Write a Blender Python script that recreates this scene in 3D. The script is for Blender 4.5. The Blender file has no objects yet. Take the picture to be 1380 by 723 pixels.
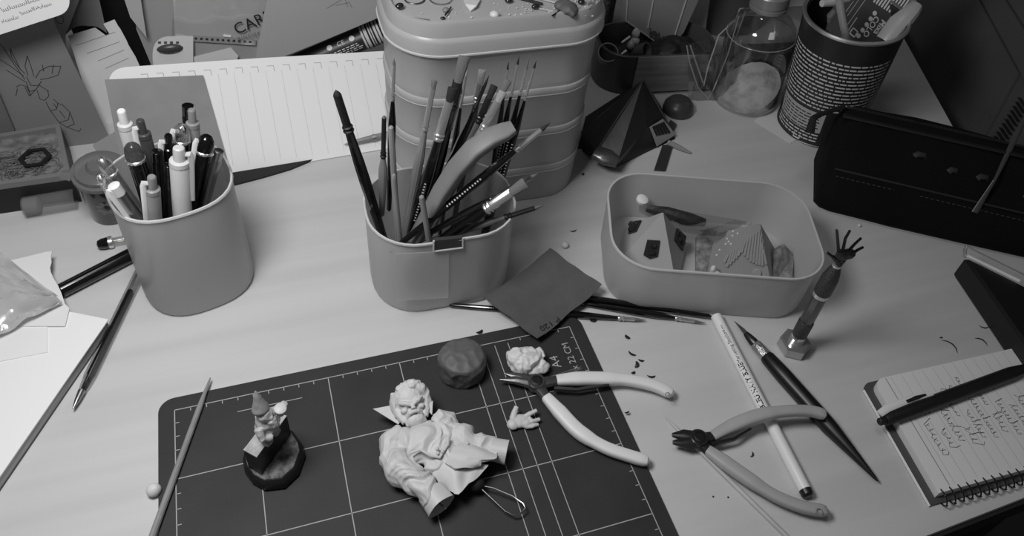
import bpy, bmesh, math, random
import numpy as np
from mathutils import Vector, Matrix, noise

# ------------------------------------------------------------------ camera, world, lights, exposure
SC = bpy.context.scene
COL = SC.collection
U = 0.01                                   # everything below is written in centimetres
CAM_R = np.array([[0.95083754, -0.29705734, 0.07580727],
                  [-0.15932646, -0.67912806, -0.70278578],
                  [0.26556176, 0.656157, -0.69306955]])
CAM_C = np.array([9.41334094, -32.10387131, 47.66729848])
FPX, CX, CY = 1062.0, 690.0, 285.0
cam = bpy.data.cameras.new('camera')
cam.sensor_width = 36.0
cam.lens = 36.0 * FPX / 1380.0
cam.shift_y = (CY - 361.5) / 1380.0
cam.clip_start = 0.01
camo = bpy.data.objects.new('camera', cam)
COL.objects.link(camo)
mw = Matrix.Identity(4)
for i in range(3):
    mw[i][0] = CAM_R[0][i]; mw[i][1] = -CAM_R[1][i]; mw[i][2] = -CAM_R[2][i]
    mw[i][3] = CAM_C[i] * U
camo.matrix_world = mw
SC.camera = camo
SC.view_settings.view_transform = 'Standard'
SC.view_settings.look = 'None'
SC.view_settings.exposure = 0.0
SC.view_settings.gamma = 1.0
SC.view_settings.use_curve_mapping = False
world = bpy.data.worlds.new('room_light')
SC.world = world
world.use_nodes = True
world.node_tree.nodes['Background'].inputs[0].default_value = (0.5, 0.5, 0.5, 1)
world.node_tree.nodes['Background'].inputs[1].default_value = 0.12

def area_light(name, loc, target, size, power):
    d = bpy.data.lights.new(name, 'AREA')
    d.shape = 'DISK'; d.size = size * U; d.energy = power
    o = bpy.data.objects.new(name, d); COL.objects.link(o)
    o.location = Vector(loc) * U
    o.rotation_euler = (Vector(target) - Vector(loc)).to_track_quat('-Z', 'Y').to_euler()
    return o
area_light('desk_lamp_light', (-1, -4.5, 51), (8, 2, 0), 18, 2.1)
area_light('ceiling_lamp_light', (5, 10, 170), (15, 10, 0), 40, 2.0)

# ------------------------------------------------------------------ geometry helpers
def ray(px, py):
    return CAM_R.T @ np.array([(px - CX) / FPX, (py - CY) / FPX, 1.0])
def at(px, py, z=0.0):
    v = ray(px, py); return CAM_C + v * ((z - CAM_C[2]) / v[2])
def at_y(px, py, y):
    v = ray(px, py); return CAM_C + v * ((y - CAM_C[1]) / v[1])
def A(*a): return np.array(a, float)
def unit(v): v = np.asarray(v, float); return v / (np.linalg.norm(v) + 1e-12)
class Plane:
    def __init__(s, p, n):
        s.p = np.asarray(p, float); s.n = unit(n)
        if s.n @ (CAM_C - s.p) < 0: s.n = -s.n
    def pt(s, px, py, off=0.0):
        v = ray(px, py)
        return CAM_C + v * (((s.p - CAM_C) @ s.n) / (v @ s.n)) + s.n * off
    def frame(s, p0, p1, off=0.0):
        o = s.pt(*p0, off); x = unit(s.pt(*p1, off) - o); y = np.cross(s.n, x)
        return lambda u, v, w=0.0: o + x * u + y * v + s.n * w
def flat(z): return Plane((0, 0, z), (0, 0, 1))
def leaning(y0, k, kx=0.0): return Plane((0, y0, 0), (-kx, 1, -k))

def lin(v): return v / 12.92 if v <= 0.04045 else ((v + 0.055) / 1.055) ** 2.4
MATS = {}
def mat(name, v, rough=0.5, metal=0.0, var=None, bump=None, spec=0.5, coat=0.0, trans=0.0, clear=0.0, stretch=None, v2=None):
    """opaque, frosted (trans / clear) or brushed grey material; v is the sRGB grey"""
    if name in MATS: return MATS[name]
    m = bpy.data.materials.new(name); m.use_nodes = True
    nt = m.node_tree; n = nt.nodes; b = n['Principled BSDF']
    g = lin(v)
    b.inputs['Base Color'].default_value = (g, g, g, 1)
    b.inputs['Roughness'].default_value = rough
    b.inputs['Metallic'].default_value = metal
    b.inputs['Specular IOR Level'].default_value = spec
    b.inputs['Coat Weight'].default_value = coat
    tc = n.new('ShaderNodeTexCoord'); mp = n.new('ShaderNodeMapping')
    nt.links.new(tc.outputs['Object'], mp.inputs['Vector'])
    if stretch: mp.inputs['Scale'].default_value = stretch
    if var:
        tx = n.new('ShaderNodeTexNoise'); tx.inputs['Scale'].default_value = var[0]; tx.inputs['Detail'].default_value = 6
        nt.links.new(mp.outputs[0], tx.inputs['Vector'])
        cr = n.new('ShaderNodeValToRGB')
        lo, hi = g * (1 - var[1]), min(1.0, g * (1 + var[1]))
        if v2 is not None: lo, hi = lin(v2), g
        cr.color_ramp.elements[0].color = (lo, lo, lo, 1); cr.color_ramp.elements[1].color = (hi, hi, hi, 1)
        cr.color_ramp.elements[0].position = var[2] if len(var) > 2 else 0.3
        cr.color_ramp.elements[1].position = var[3] if len(var) > 3 else 0.7
        nt.links.new(tx.outputs['Fac'], cr.inputs[0]); nt.links.new(cr.outputs[0], b.inputs['Base Color'])
    if bump:
        t2 = n.new('ShaderNodeTexNoise'); t2.inputs['Scale'].default_value = bump[0]; t2.inputs['Detail'].default_value = 5
        nt.links.new(mp.outputs[0], t2.inputs['Vector'])
        bp = n.new('ShaderNodeBump'); bp.inputs['Strength'].default_value = bump[1]; bp.inputs['Distance'].default_value = 0.001
        nt.links.new(t2.outputs['Fac'], bp.inputs['Height']); nt.links.new(bp.outputs[0], b.inputs['Normal'])
    out = n['Material Output']; last = b.outputs[0]
    if trans:
        tl = n.new('ShaderNodeBsdfTranslucent'); tl.inputs[0].default_value = (g, g, g, 1)
        mx = n.new('ShaderNodeMixShader'); mx.inputs[0].default_value = trans
        nt.links.new(last, mx.inputs[1]); nt.links.new(tl.outputs[0], mx.inputs[2]); last = mx.outputs[0]
    if clear:
        tp = n.new('ShaderNodeBsdfTransparent'); tp.inputs[0].default_value = (0.96, 0.96, 0.96, 1)
        mx = n.new('ShaderNodeMixShader'); mx.inputs[0].default_value = clear
        nt.links.new(last, mx.inputs[1]); nt.links.new(tp.outputs[0], mx.inputs[2]); last = mx.outputs[0]
    nt.links.new(last, out.inputs['Surface'])
    MATS[name] = m
    return m
def clear_mat(name, tint=0.93, gloss=0.12, rough=0.05, bump=None):
    """thin clear plastic or glass: see-through with a Fresnel sheen"""
    if name in MATS: return MATS[name]
    m = bpy.data.materials.new(name); m.use_nodes = True; nt = m.node_tree; n = nt.nodes
    n.remove(n['Principled BSDF'])
    tp = n.new('ShaderNodeBsdfTransparent'); tp.inputs[0].default_value = (tint, tint, tint, 1)
    gl = n.new('ShaderNodeBsdfGlossy'); gl.inputs['Roughness'].default_value = rough
    lw = n.new('ShaderNodeLayerWeight'); lw.inputs[0].default_value = 0.35
    ad = n.new('ShaderNodeMath'); ad.operation = 'MULTIPLY_ADD'; ad.inputs[1].default_value = 0.55; ad.inputs[2].default_value = gloss
    mx = n.new('ShaderNodeMixShader')
    nt.links.new(lw.outputs['Facing'], ad.inputs[0]); nt.links.new(ad.outputs[0], mx.inputs[0])
    nt.links.new(tp.outputs[0], mx.inputs[1]); nt.links.new(gl.outputs[0], mx.inputs[2])
    nt.links.new(mx.outputs[0], n['Material Output'].inputs['Surface'])
    if bump:
        tc = n.new('ShaderNodeTexCoord')
        t2 = n.new('ShaderNodeTexNoise'); t2.inputs['Scale'].default_value = bump[0]
        nt.links.new(tc.outputs['Object'], t2.inputs['Vector'])
        bp = n.new('ShaderNodeBump'); bp.inputs['Strength'].default_value = bump[1]; bp.inputs['Distance'].default_value = 0.002
        nt.links.new(t2.outputs['Fac'], bp.inputs['Height']); nt.links.new(bp.outputs[0], gl.inputs['Normal'])
    MATS[name] = m
    return m

W = {}                                     # world position (cm) of every object's origin
class B:
    """collects shapes in world centimetres; make() links them as ONE mesh object"""
    def __init__(s): s.V = []; s.F = []
    def add(s, V, F):
        o = len(s.V); s.V += [tuple(map(float, v)) for v in V]; s.F += [tuple(i + o for i in f) for f in F]; return s
    def rings(s, R, cap0=True, cap1=True, closed=True):
        n = len(R[0]); V = [p for r in R for p in r]; F = []
        for i in range(len(R) - 1):
            for j in range(n if closed else n - 1):
                k = (j + 1) % n
                F.append((i * n + j, i * n + k, (i + 1) * n + k, (i + 1) * n + j))
        if cap0: F.append(tuple(range(n - 1, -1, -1)))
        if cap1: F.append(tuple((len(R) - 1) * n + j for j in range(n)))
        return s.add(V, F)
    def tube(s, P, rad, n=10, up=None, cap=True, sq=1.0):
        P = [np.asarray(p, float) for p in P]; m = len(P)
        if not isinstance(rad, (list, tuple)) or (isinstance(rad, tuple) and len(rad) == 2 and m != 2): rad = [rad] * m
        T = [unit(P[min(i + 1, m - 1)] - P[max(i - 1, 0)]) for i in range(m)]
        ref = np.asarray(up, float) if up is not None else (A(0, 0, 1) if abs(T[0][2]) < 0.9 else A(1, 0, 0))
        R = []; b = unit(ref - T[0] * (ref @ T[0]))
        for p, t, r in zip(P, T, rad):
            if up is not None: b = unit(ref - t * (ref @ t))
            else: b = unit(b - t * (b @ t))
            a = np.cross(b, t); ra, rb = (r if isinstance(r, (tuple, list)) else (r, r))
            cs = [(math.cos(2 * math.pi * j / n), math.sin(2 * math.pi * j / n)) for j in range(n)]
            R.append([p + a * (math.copysign(abs(c) ** sq, c) * ra) + b * (math.copysign(abs(d) ** sq, d) * rb) for c, d in cs])
        return s.rings(R, cap, cap)
    def lathe(s, prof, o=(0, 0, 0), axis=(0, 0, 1), n=24, cap0=True, cap1=True, fn=None):
        z = unit(axis); x = unit(np.cross(A(0, 1, 0.01), z)); y = np.cross(z, x); o = np.asarray(o, float)
        R = []
        for r, h in prof:
            R.append([o + z * h + (x * math.cos(2 * math.pi * j / n) + y * math.sin(2 * math.pi * j / n)) * (r * (fn(j / n) if fn else 1)) for j in range(n)])
        return s.rings(R, cap0, cap1)
    def prism(s, poly, z0, z1, bev=0.0):
        c = np.mean(np.array([p[:2] for p in poly], float), axis=0)
        def rg(z, k): return [A(*(np.array(p[:2], float) + (c - np.array(p[:2], float)) * k), z) for p in poly]
        size = np.mean([np.linalg.norm(np.array(p[:2]) - c) for p in poly]); k = bev / size
        if bev: return s.rings([rg(z0, k), rg(z0 + bev, 0), rg(z1 - bev, 0), rg(z1, k)])
        return s.rings([rg(z0, 0), rg(z1, 0)])
    def slab(s, pts, n, t):
        """polygon of 3-D points thickened by t along -n"""
        n = unit(n); a = [np.asarray(p, float) for p in pts]
        q = sum(np.cross(a[i], a[(i + 1) % len(a)]) for i in range(len(a)))
        if q @ n < 0: a = a[::-1]
        return s.rings([[p - n * t for p in a], a])
    def box(s, c, d, ang=0.0, bev=0.0):
        ca, sa = math.cos(ang), math.sin(ang)
        poly = [(c[0] + x * d[0] / 2 * ca - y * d[1] / 2 * sa, c[1] + x * d[0] / 2 * sa + y * d[1] / 2 * ca) for x, y in ((-1, -1), (1, -1), (1, 1), (-1, 1))]
        return s.prism(poly, c[2] - d[2] / 2, c[2] + d[2] / 2, bev)
    def ell(s, c, r, frame=None, n=14, m=9):
        c = np.asarray(c, float); r = (r,) * 3 if not isinstance(r, (tuple, list)) else r
        X, Y, Z = frame if frame is not None else (A(1, 0, 0), A(0, 1, 0), A(0, 0, 1))
        R = []
        for i in range(m + 1):
            th = math.pi * (0.02 + 0.96 * i / m)
            R.append([c + X * (r[0] * math.sin(th) * math.cos(2 * math.pi * j / n)) + Y * (r[1] * math.sin(th) * math.sin(2 * math.pi * j / n)) - Z * (r[2] * math.cos(th)) for j in range(n)])
        return s.rings(R)
    def sheet(s, f, nu, nv, t=0.03):
        P = [[np.asarray(f(i / nu, j / nv), float) for j in range(nv + 1)] for i in range(nu + 1)]
        w = nv + 1; top = [p for r in P for p in r]; bot = []
        for i in range(nu + 1):
            for j in range(nv + 1):
                a = P[min(i + 1, nu)][j] - P[max(i - 1, 0)][j]; b = P[i][min(j + 1, nv)] - P[i][max(j - 1, 0)]
                bot.append(P[i][j] - unit(np.cross(a, b)) * t)
        N = len(top); F = []
        for i in range(nu):
            for j in range(nv):
                q = (i * w + j, (i + 1) * w + j, (i + 1) * w + j + 1, i * w + j + 1)
                F.append(q); F.append(tuple(k + N for k in q[::-1]))
        edge = [(i, 0) for i in range(nu)] + [(nu, j) for j in range(nv)] + [(i, nv) for i in range(nu, 0, -1)] + [(0, j) for j in range(nv, 0, -1)]
        ids = [i * w + j for i, j in edge]
        for k in range(len(ids)):
            a, b = ids[k], ids[(k + 1) % len(ids)]; F.append((b, a, a + N, b + N))
        return s.add(top + bot, F)
    def ribbon(s, pts, w, fn):
        """flat line of width w through 2-D points, mapped by fn(u, v)"""
        m = len(pts)
        if m < 2: return s
        V = []
        for i in range(m):
            a = np.array(pts[max(i - 1, 0)]); b = np.array(pts[min(i + 1, m - 1)]); d = unit(b - a); nn = np.array([-d[1], d[0]]) * w / 2
            p = np.array(pts[i]); V.append(fn(*(p + nn))); V.append(fn(*(p - nn)))
        return s.add(V, [(2 * i, 2 * i + 1, 2 * i + 3, 2 * i + 2) for i in range(m - 1)])
    def make(s, name, m, parent=None, smooth=True, ang=35, label=None):
        me = bpy.data.meshes.new(name)
        V = np.array(s.V)
        if parent is not None: org = W[parent.name]
        else:
            org = A(V[:, 0].mean(), V[:, 1].mean(), V[:, 2].min())
        me.from_pydata(((V - org) * U).tolist(), [], s.F)
        me.validate()
        return link(name, me, m, parent, org, smooth, ang, label)
def link(name, me, m, parent, org, smooth=True, ang=35, label=None):
    bm = bmesh.new(); bm.from_mesh(me); bmesh.ops.recalc_face_normals(bm, faces=bm.faces); bm.to_mesh(me); bm.free()
    me.materials.append(m)
    if smooth:
        me.polygons.foreach_set('use_smooth', [True] * len(me.polygons))
        me.set_sharp_from_angle(angle=math.radians(ang))
    o = bpy.data.objects.new(name, me); COL.objects.link(o)
    if parent is not None: o.parent = parent
    else: o.location = Vector(org) * U
    W[o.name] = org
    if label: o['label'] = label
    return o
def thing(name, label, cat, loc, group=None):
    o = bpy.data.objects.new(name, None); COL.objects.link(o)
    o.empty_display_size = 0.01
    o.location = Vector(loc) * U; W[o.name] = np.array(loc, float)
    return tag(o, label, cat, group)
def tag(o, label, cat, group=None):
    o['label'] = label; o['category'] = cat
    if group: o['group'] = group
    return o
def structure(o): o['kind'] = 'structure'; return o
def stuff(o): o['kind'] = 'stuff'; return o

def rrect(cx, cy, w, h, r, ang=0.0, n=8, off=0.0):
    w, h, r = w / 2 + off, h / 2 + off, max(0.01, r + off); pts = []
    for q, (sx, sy) in enumerate(((1, 1), (-1, 1), (-1, -1), (1, -1))):
        for k in range(n + 1):
            a = math.pi / 2 * (q + k / n); pts.append((sx * (w - r) + r * math.cos(a), sy * (h - r) + r * math.sin(a)))
    ca, sa = math.cos(ang), math.sin(ang)
    return [(cx + x * ca - y * sa, cy + x * sa + y * ca) for x, y in pts]
def tub(b, of, H, wall=0.2, z0=0.0, floor=0.3, taper=0.0, lip=0.0):
    """open container: of(offset) gives the outline"""
    def rg(off, z): return [A(x, y, z) for x, y in of(off)]
    R = [rg(-taper - 0.35, z0), rg(-taper - 0.1, z0 + 0.12), rg(-taper, z0 + 0.4), rg(-0.05, z0 + H - 0.25), rg(lip, z0 + H - 0.2), rg(lip, z0 + H - 0.04), rg(lip - 0.05, z0 + H), rg(-wall, z0 + H), rg(-wall - taper, z0 + floor)]
    return b.rings(R)

def fuse(b, name, m, parent, voxel=0.06, disp=None, smooth_it=2, label=None):
    """melts overlapping closed shapes into one continuous skin, then shapes its relief"""
    me = bpy.data.meshes.new('tmp'); V = np.array(b.V); org = W[parent.name] if parent is not None else A(V[:, 0].mean(), V[:, 1].mean(), V[:, 2].min())
    me.from_pydata((V - org).tolist(), [], b.F)
    bm = bmesh.new(); bm.from_mesh(me); bmesh.ops.recalc_face_normals(bm, faces=bm.faces); bm.to_mesh(me); bm.free()
    o = bpy.data.objects.new('tmp', me); COL.objects.link(o)
    r = o.modifiers.new('r', 'REMESH'); r.mode = 'VOXEL'; r.voxel_size = voxel
    if smooth_it:
        k = o.modifiers.new('s', 'SMOOTH'); k.iterations = smooth_it; k.factor = 0.5
    dg = bpy.context.evaluated_depsgraph_get(); ev = o.evaluated_get(dg)
    me2 = bpy.data.meshes.new_from_object(ev)
    bpy.data.objects.remove(o); bpy.data.meshes.remove(me)
    if disp:
        nv = len(me2.vertices); co = np.empty(nv * 3); me2.vertices.foreach_get('co', co); co = co.reshape(-1, 3)
        no = np.empty(nv * 3); me2.vertices.foreach_get('normal', no); no = no.reshape(-1, 3)
        d = np.array([disp(Vector(c + org), Vector(q)) for c, q in zip(co, no)])
        co += no * d[:, None]; me2.vertices.foreach_set('co', co.ravel())
    me2.transform(Matrix.Scale(U, 4)); me2.name = name
    return link(name, me2, m, parent, org, True, 60, label)

def text(body, size, fn, name, m, parent, spacing=1.0, sub=0, bold=0.0, xs=1.0):
    cu = bpy.data.curves.new('tmp', 'FONT'); cu.body = body; cu.size = size; cu.resolution_u = 3; cu.space_character = spacing
    cu.fill_mode = 'FRONT'; cu.offset = bold
    o = bpy.data.objects.new('tmp', cu); COL.objects.link(o)
    dg = bpy.context.evaluated_depsgraph_get()
    me = bpy.data.meshes.new_from_object(o.evaluated_get(dg))
    bpy.data.objects.remove(o); bpy.data.curves.remove(cu)
    bm = bmesh.new(); bm.from_mesh(me)
    if sub: bmesh.ops.subdivide_edges(bm, edges=bm.edges, cuts=sub)
    b = B(); b.add([fn(v.co.x * xs, v.co.y) for v in bm.verts], [tuple(v.index for v in f.verts) for f in bm.faces])
    bm.free(); bpy.data.meshes.remove(me)
    return b.make(name, m, parent, smooth=False)
def scribble(b, x0, y0, length, h, w, fn, rng, loops=None):
    """one illegible handwritten word along +u"""
    n = max(6, int(length / h * 7)); pts = []
    for i in range(n):
        t = i / (n - 1); a = i * 1.9 + rng.random()
        pts.append((x0 + t * length + 0.25 * h * math.cos(a), y0 + h * (0.5 + 0.45 * math.sin(a)) * (1.5 if rng.random() < 0.15 else 0.8)))
    b.ribbon(pts, w, fn)
def nz(p, s, seed=0.0): return noise.noise(Vector((p[0] * s + seed, p[1] * s - seed, p[2] * s + 2 * seed)))
def ridged(p, s, seed=0.0): return 1.0 - 2.0 * abs(nz(p, s, seed))

# ------------------------------------------------------------------ shared materials
M_wood = mat('birch_desk', 0.775, 0.45, var=(22, 0.07, 0.25, 0.6), stretch=(0.10, 2.0, 1), bump=(300, 0.02))
M_paper = mat('white_paper', 0.94, 0.8, bump=(90, 0.05))
M_paper2 = mat('grey_white_paper', 0.86, 0.8, bump=(60, 0.05))
M_greycard = mat('grey_card', 0.56, 0.7, var=(60, 0.06))
M_darkcard = mat('dark_grey_paper', 0.50, 0.8, var=(15, 0.08))
M_black = mat('black_plastic', 0.07, 0.3)
M_blackgloss = mat('black_lacquer', 0.06, 0.15, coat=0.4)
M_softblack = mat('black_rubber', 0.10, 0.55)
M_ink = mat('black_ink', 0.10, 0.7)
M_greyink = mat('grey_ink', 0.55, 0.8)
M_lineink = mat('pale_grey_line', 0.74, 0.8)
M_whiteink = mat('white_print', 0.97, 0.7)
M_chrome = mat('chrome', 0.88, 0.25, metal=0.8)
M_ferrule = mat('bright_ferrule', 0.80, 0.25, metal=0.75)
M_steel = mat('dull_steel', 0.62, 0.35, metal=1.0)
M_darksteel = mat('dark_steel', 0.30, 0.35, metal=0.9, bump=(200, 0.1))
M_frost = mat('frosted_plastic', 0.83, 0.28, trans=0.30, clear=0.20, bump=(30, 0.03))
M_frost2 = mat('frosted_plastic_tub', 0.87, 0.28, trans=0.28, clear=0.23, bump=(30, 0.03))
M_frostseam = mat('frosted_rim', 0.90, 0.3, trans=0.3, clear=.05)
M_resin = mat('pale_resin', 0.80, 0.55, var=(40, 0.05))
M_wooden = mat('light_wood_handle', 0.55, 0.45, var=(80, 0.12), stretch=(1, 1, 0.3))
M_glass = clear_mat('clear_glass', 0.93, 0.06, 0.02)
M_film = clear_mat('clear_film', 0.90, 0.10, 0.08, bump=(60, 0.6))
M_clearp = clear_mat('clear_plastic_barrel', 0.85, 0.14, 0.05)
# ------------------------------------------------------------------ the setting
structure(B().box((20, 10, -74.5), (400, 400, 3)).make('floor', mat('dark_floor', 0.16, 0.6, var=(8, 0.15)), smooth=False))
structure(B().box((20, 66, 20), (400, 4, 190)).make('wall_back', mat('dark_wall', 0.13, 0.85, bump=(60, 0.1)), smooth=False))

F1, F2 = at(1250, 723)[:2], at(1380, 672)[:2]
R1, R2 = at(1217, 60)[:2], at(1275, 165)[:2]
fd = unit(F2 - F1); rd = unit(R2 - R1)
def meet(p, d, q, e):
    k = np.linalg.solve(np.array([d, -e]).T, q - p); return p + d * k[0]
corner = meet(F1, fd, R1, rd)
backR = meet(A(0, 62), A(1, 0), R1, rd)
desk_poly = [F1 - fd * 120, corner, backR, A(-75, 62)]
desk = thing('desk', 'light wooden desk with fine streaky grain, carrying the whole clutter', 'desk', (10, 20, -73))
B().prism(desk_poly, -2.2, 0.0, 0.08).make('desk_top', M_wood, desk)
e = B(); e.rings([[A(*(F1 - fd * 118), -2.4), A(*(F1 - fd * 118), -0.25), A(*(F1 - fd * 118) + A(0, -.25), -0.25), A(*(F1 - fd * 118) + A(0, -.25), -2.4)],
                  [A(*corner, -2.4), A(*corner, -0.25), A(*corner + A(0, -.25), -0.25), A(*corner + A(0, -.25), -2.4)]])
e.make('edge_band', mat('dark_edge_band', 0.14, 0.5), desk, smooth=False)
for x, y in ((-60, -18), (58, -17), (-65, 56), (80, 56)):
    B().tube([A(x, y, -73), A(x, y, -2.2)], [2.0, 2.6], 12).make('leg', M_softblack, desk)

# dark computer case standing on the floor past the slanting end of the desk
nrm = A(-rd[1], rd[0], 0)
if nrm[0] > 0: nrm = -nrm
TP = Plane(A(*R1, 0) - nrm * 4.5, nrm)
tdir = A(*rd, 0)
tw = thing('computer_tower', 'black computer tower with panel grooves and a slotted vent beyond the desk end', 'computer', TP.p + A(8, 0, -73))
M_tower = mat('black_case_metal', 0.38, 0.5, var=(20, 0.08), bump=(400, 0.06))
c0 = TP.p - tdir * 60; c1 = TP.p + tdir * 40
back = -nrm * 22
B().rings([[A(*(q)[:2], z) for q in (c0, c1, c1 + back, c0 + back)] for z in (-73, 24)]).make('case_body', M_tower, tw, smooth=False)
def plate(pix, t, name, m, lab=None):
    pts = [TP.pt(*p, t) for p in pix]
    B().slab(pts, TP.n, t).make(name, m, tw, smooth=False, label=lab)
plate([(1180, -60), (1282, -60), (1370, 101), (1324, 186), (1250, 310), (1180, 200)], 0.35, 'side_panel', M_tower)
plate([(1287, -60), (1312, -60), (1420, 108), (1392, 128), (1374, 100)], 0.35, 'side_panel', M_tower)
plate([(1317, -60), (1480, -60), (1480, 140), (1425, 108)], 0.35, 'side_panel', M_tower)
for k in range(11):
    t = k / 10
    x0, y0 = 1368 - 36 * t, 132 + 58 * t
    plate([(x0, y0), (x0 + 2.2, y0 + 1.2), (x0 + 12, y0 + 16), (x0 + 9.8, y0 + 15.2)], 0.3, 'vent_slat', mat('vent_slat_black', 0.14, 0.5))

# ------------------------------------------------------------------ cutting mat
MATZ = 0.2
mt = thing('cutting_mat', 'dark cutting mat with a pale printed grid, lying under the sculpture', 'cutting mat', (14, -10, 0))
ms = B().prism(rrect(13.98, -10, 30.0, 22.0, 1.0), 0.0, MATZ, 0.03).make('mat_sheet', mat('mat_grey', 0.185, 0.6, var=(25, 0.18), bump=(500, 0.05), spec=.35), mt)
g = B()
gz = lambda u, v: A(u, v, MATZ + 0.006)
def ln(a, b, w=0.055): g.ribbon([a, b], w, gz)
RX, BY = 27.97, -20.0
for y in (0, -5, -10, -15, -20): ln((0, y), (RX, y), 0.06)
for x in (0, 5, 10, 15, 20, RX): ln((x, 0), (x, BY), 0.06)
for x in (21, 22, 23): ln((x, 0), (x, BY), 0.055)
for k in range(1, 28):
    if k % 5: ln((k, 0), (k, -0.28), 0.05); ln((k, BY), (k, BY + .28), 0.05)
for k in range(1, 20):
    if k % 5: ln((0, -k), (0.28, -k), 0.05); ln((RX, -k), (RX - 0.28, -k), 0.05)
ln((3.9, -1.15), (8.1, -1.15), 0.05)
g.make('grid_print', mat('mat_print', 0.66, 0.7), ms, smooth=False)
M_matp = mat('mat_letter', 0.66, 0.7)
def rot90(x, y): return lambda u, v: A(x - v, y + u, MATZ + 0.007)
text('30 x 22 CM', .72, rot90(27.32, -4.6), 'lettering', M_matp, ms, xs=0.95)
text('A4', .9, rot90(26.15, -3.25), 'lettering', M_matp, ms)
s = B()
for y in (-3.6, -3.75): s.ribbon([(24.9, y - .25), (27.5, y)], 0.05, gz)
s.make('scratch_marks', mat('mat_scratch', 0.45, 0.8), ms, smooth=False)
# ------------------------------------------------------------------ pen cup
def pen_out(off):
    r = 4.05 + off; pts = []
    for k in range(40):
        a = 2 * math.pi * k / 40; c, s_ = math.cos(a - 0.25), math.sin(a - 0.25)
        q = (abs(c) ** 2.6 + abs(s_) ** 2.6) ** (-1 / 2.6)
        pts.append((1.85 + r * q * 0.98 * math.cos(a), 11.9 + r * q * 0.98 * math.sin(a)))
    return pts
pc = thing('pen_cup', 'frosted plastic cup crammed with ballpoint pens', 'cup', (1.85, 11.9, 0))
wl = tub(B(), pen_out, 10.0, 0.14).make('cup_wall', M_frost, pc)
rb = B(); rb.rings([[A(x, y, z) for x, y in pen_out(o)] for o, z in ((0.0, 9.84), (0.05, 9.9), (0.0, 10.03), (-0.1, 10.03), (-0.14, 9.9))], False, False)
rb.make('rim', M_frostseam, wl)

# ------------------------------------------------------------------ brush cup
def br_out(off): return rrect(19.8, 7.9, 10.9, 8.0, 3.5, math.radians(-1.5), 8, off)
bc = thing('brush_cup', 'oblong frosted plastic tub holding upright paint brushes', 'cup', (19.8, 7.9, 0))
wl = tub(B(), br_out, 7.7, 0.14, taper=0.15).make('tub_wall', M_frost2, bc)
rb = B(); rb.rings([[A(x, y, z) for x, y in br_out(o)] for o, z in ((0.0, 7.56), (0.04, 7.6), (0.02, 7.73), (-0.10, 7.73), (-0.12, 7.6))], False, False)
rb.make('rim', M_frostseam, wl)
fp = Plane((19.8, 3.82, 0), (0, -1, 0.02))
B().slab([fp.pt(*p, 0.12) for p in ((583, 337), (622, 333), (622, 320), (583, 324))], fp.n, 0.3).make('clip_notch', mat('notch_dark', 0.24, 0.5), wl)
b = B()
for a, c in (((583, 324), (583, 338)), ((583, 338), (622, 333)), ((622, 333), (622, 320))): b.tube([fp.pt(*a, 0.12), fp.pt(*c, 0.12)], 0.08, 6)
b.make('clip_edge', M_frostseam, wl)
B().slab([fp.pt(*p, 0.03) for p in ((532, 343), (604, 339), (603, 402), (536, 406))], fp.n, 0.03).make('label_patch', mat('frost_patch', 0.95, 0.5, trans=.3, clear=0.6), wl)

# ------------------------------------------------------------------ tall stacked box with lid
BXC, BYC = 26.4, 18.8
def bx_out(off): return rrect(BXC, BYC, 16.4, 9.6, 3.7, math.radians(-1), 9, off)
bx = thing('storage_tower', 'tall frosted box of four stacked tiers behind the brushes', 'box', (BXC, BYC, 0))
zs = [0.0, 3.9, 8.0, 12.0, 15.95]
M_tier = mat('frosted_tier', 0.86, 0.3, trans=0.28, clear=0.20)
for k in range(4):
    def rg(off, z): return [A(x, y, z) for x, y in bx_out(off)]
    z0, z1 = zs[k], zs[k + 1]; w = 0.12
    tr_ = B().rings([rg(-0.4 if k == 0 else -.12, z0), rg(-.1, z0 + .12), rg(-0.08, z0 + .4), rg(-0.02, z1 - .7), rg(0.05, z1 - .6), rg(0.05, z1 - .1), rg(0.0, z1 - .02), rg(-.12, z1), rg(-.25, z1), rg(-.25, z0 + .3)]).make('tier', M_tier, bx)
    if k < 3: B().rings([rg(.0, z1 - .7), rg(.07, z1 - .66), rg(0.07, z1 - .6), rg(0., z1 - .56)], False, False).make('tier_rim', M_frostseam, tr_)
# things seen dimly through the wall
for (x, y, z, dx, dy, dz) in ((21.3, 17.4, 10, 3.2, 5, 2.8), (29.6, 17.0, 5.9, 5.6, 5, 2.6), (22.8, 17.2, 5.8, 4.4, 5, 2.2), (29.6, 17.1, 10.0, 5.5, 5, 2.8), (27, 17.0, 2.1, 9.5, 5, 2.6), (24, 18, 13.6, 6, 5, 1.6)):
    B().box((x, y, z), (dx, dy, dz), 0.1, 0.2).make('content_block', mat('dim_content', 0.20, 0.7), bx)
lid = thing('box_lid', 'frosted lid with a raised rim on the tall box, littered with beads', 'lid', (BXC, BYC, 15.95))
def rl(off, z): return [A(x, y, z) for x, y in bx_out(off)]
LZ = 18.05
ls_ = B().rings([rl(.22, 16.0), rl(.34, 16.05), rl(.34, 17.0), rl(.26, 17.2), rl(.10, 17.35), rl(0.0, 18.3), rl(-0.08, 18.5), rl(-.3, 18.5), rl(-.55, LZ)]).make('lid_shell', M_frost, lid)
B().rings([rl(.3, 15.93), rl(.42, 15.96), rl(.42, 16.08), rl(.3, 16.12)], False, False).make('rim', M_frostseam, ls_)

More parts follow.
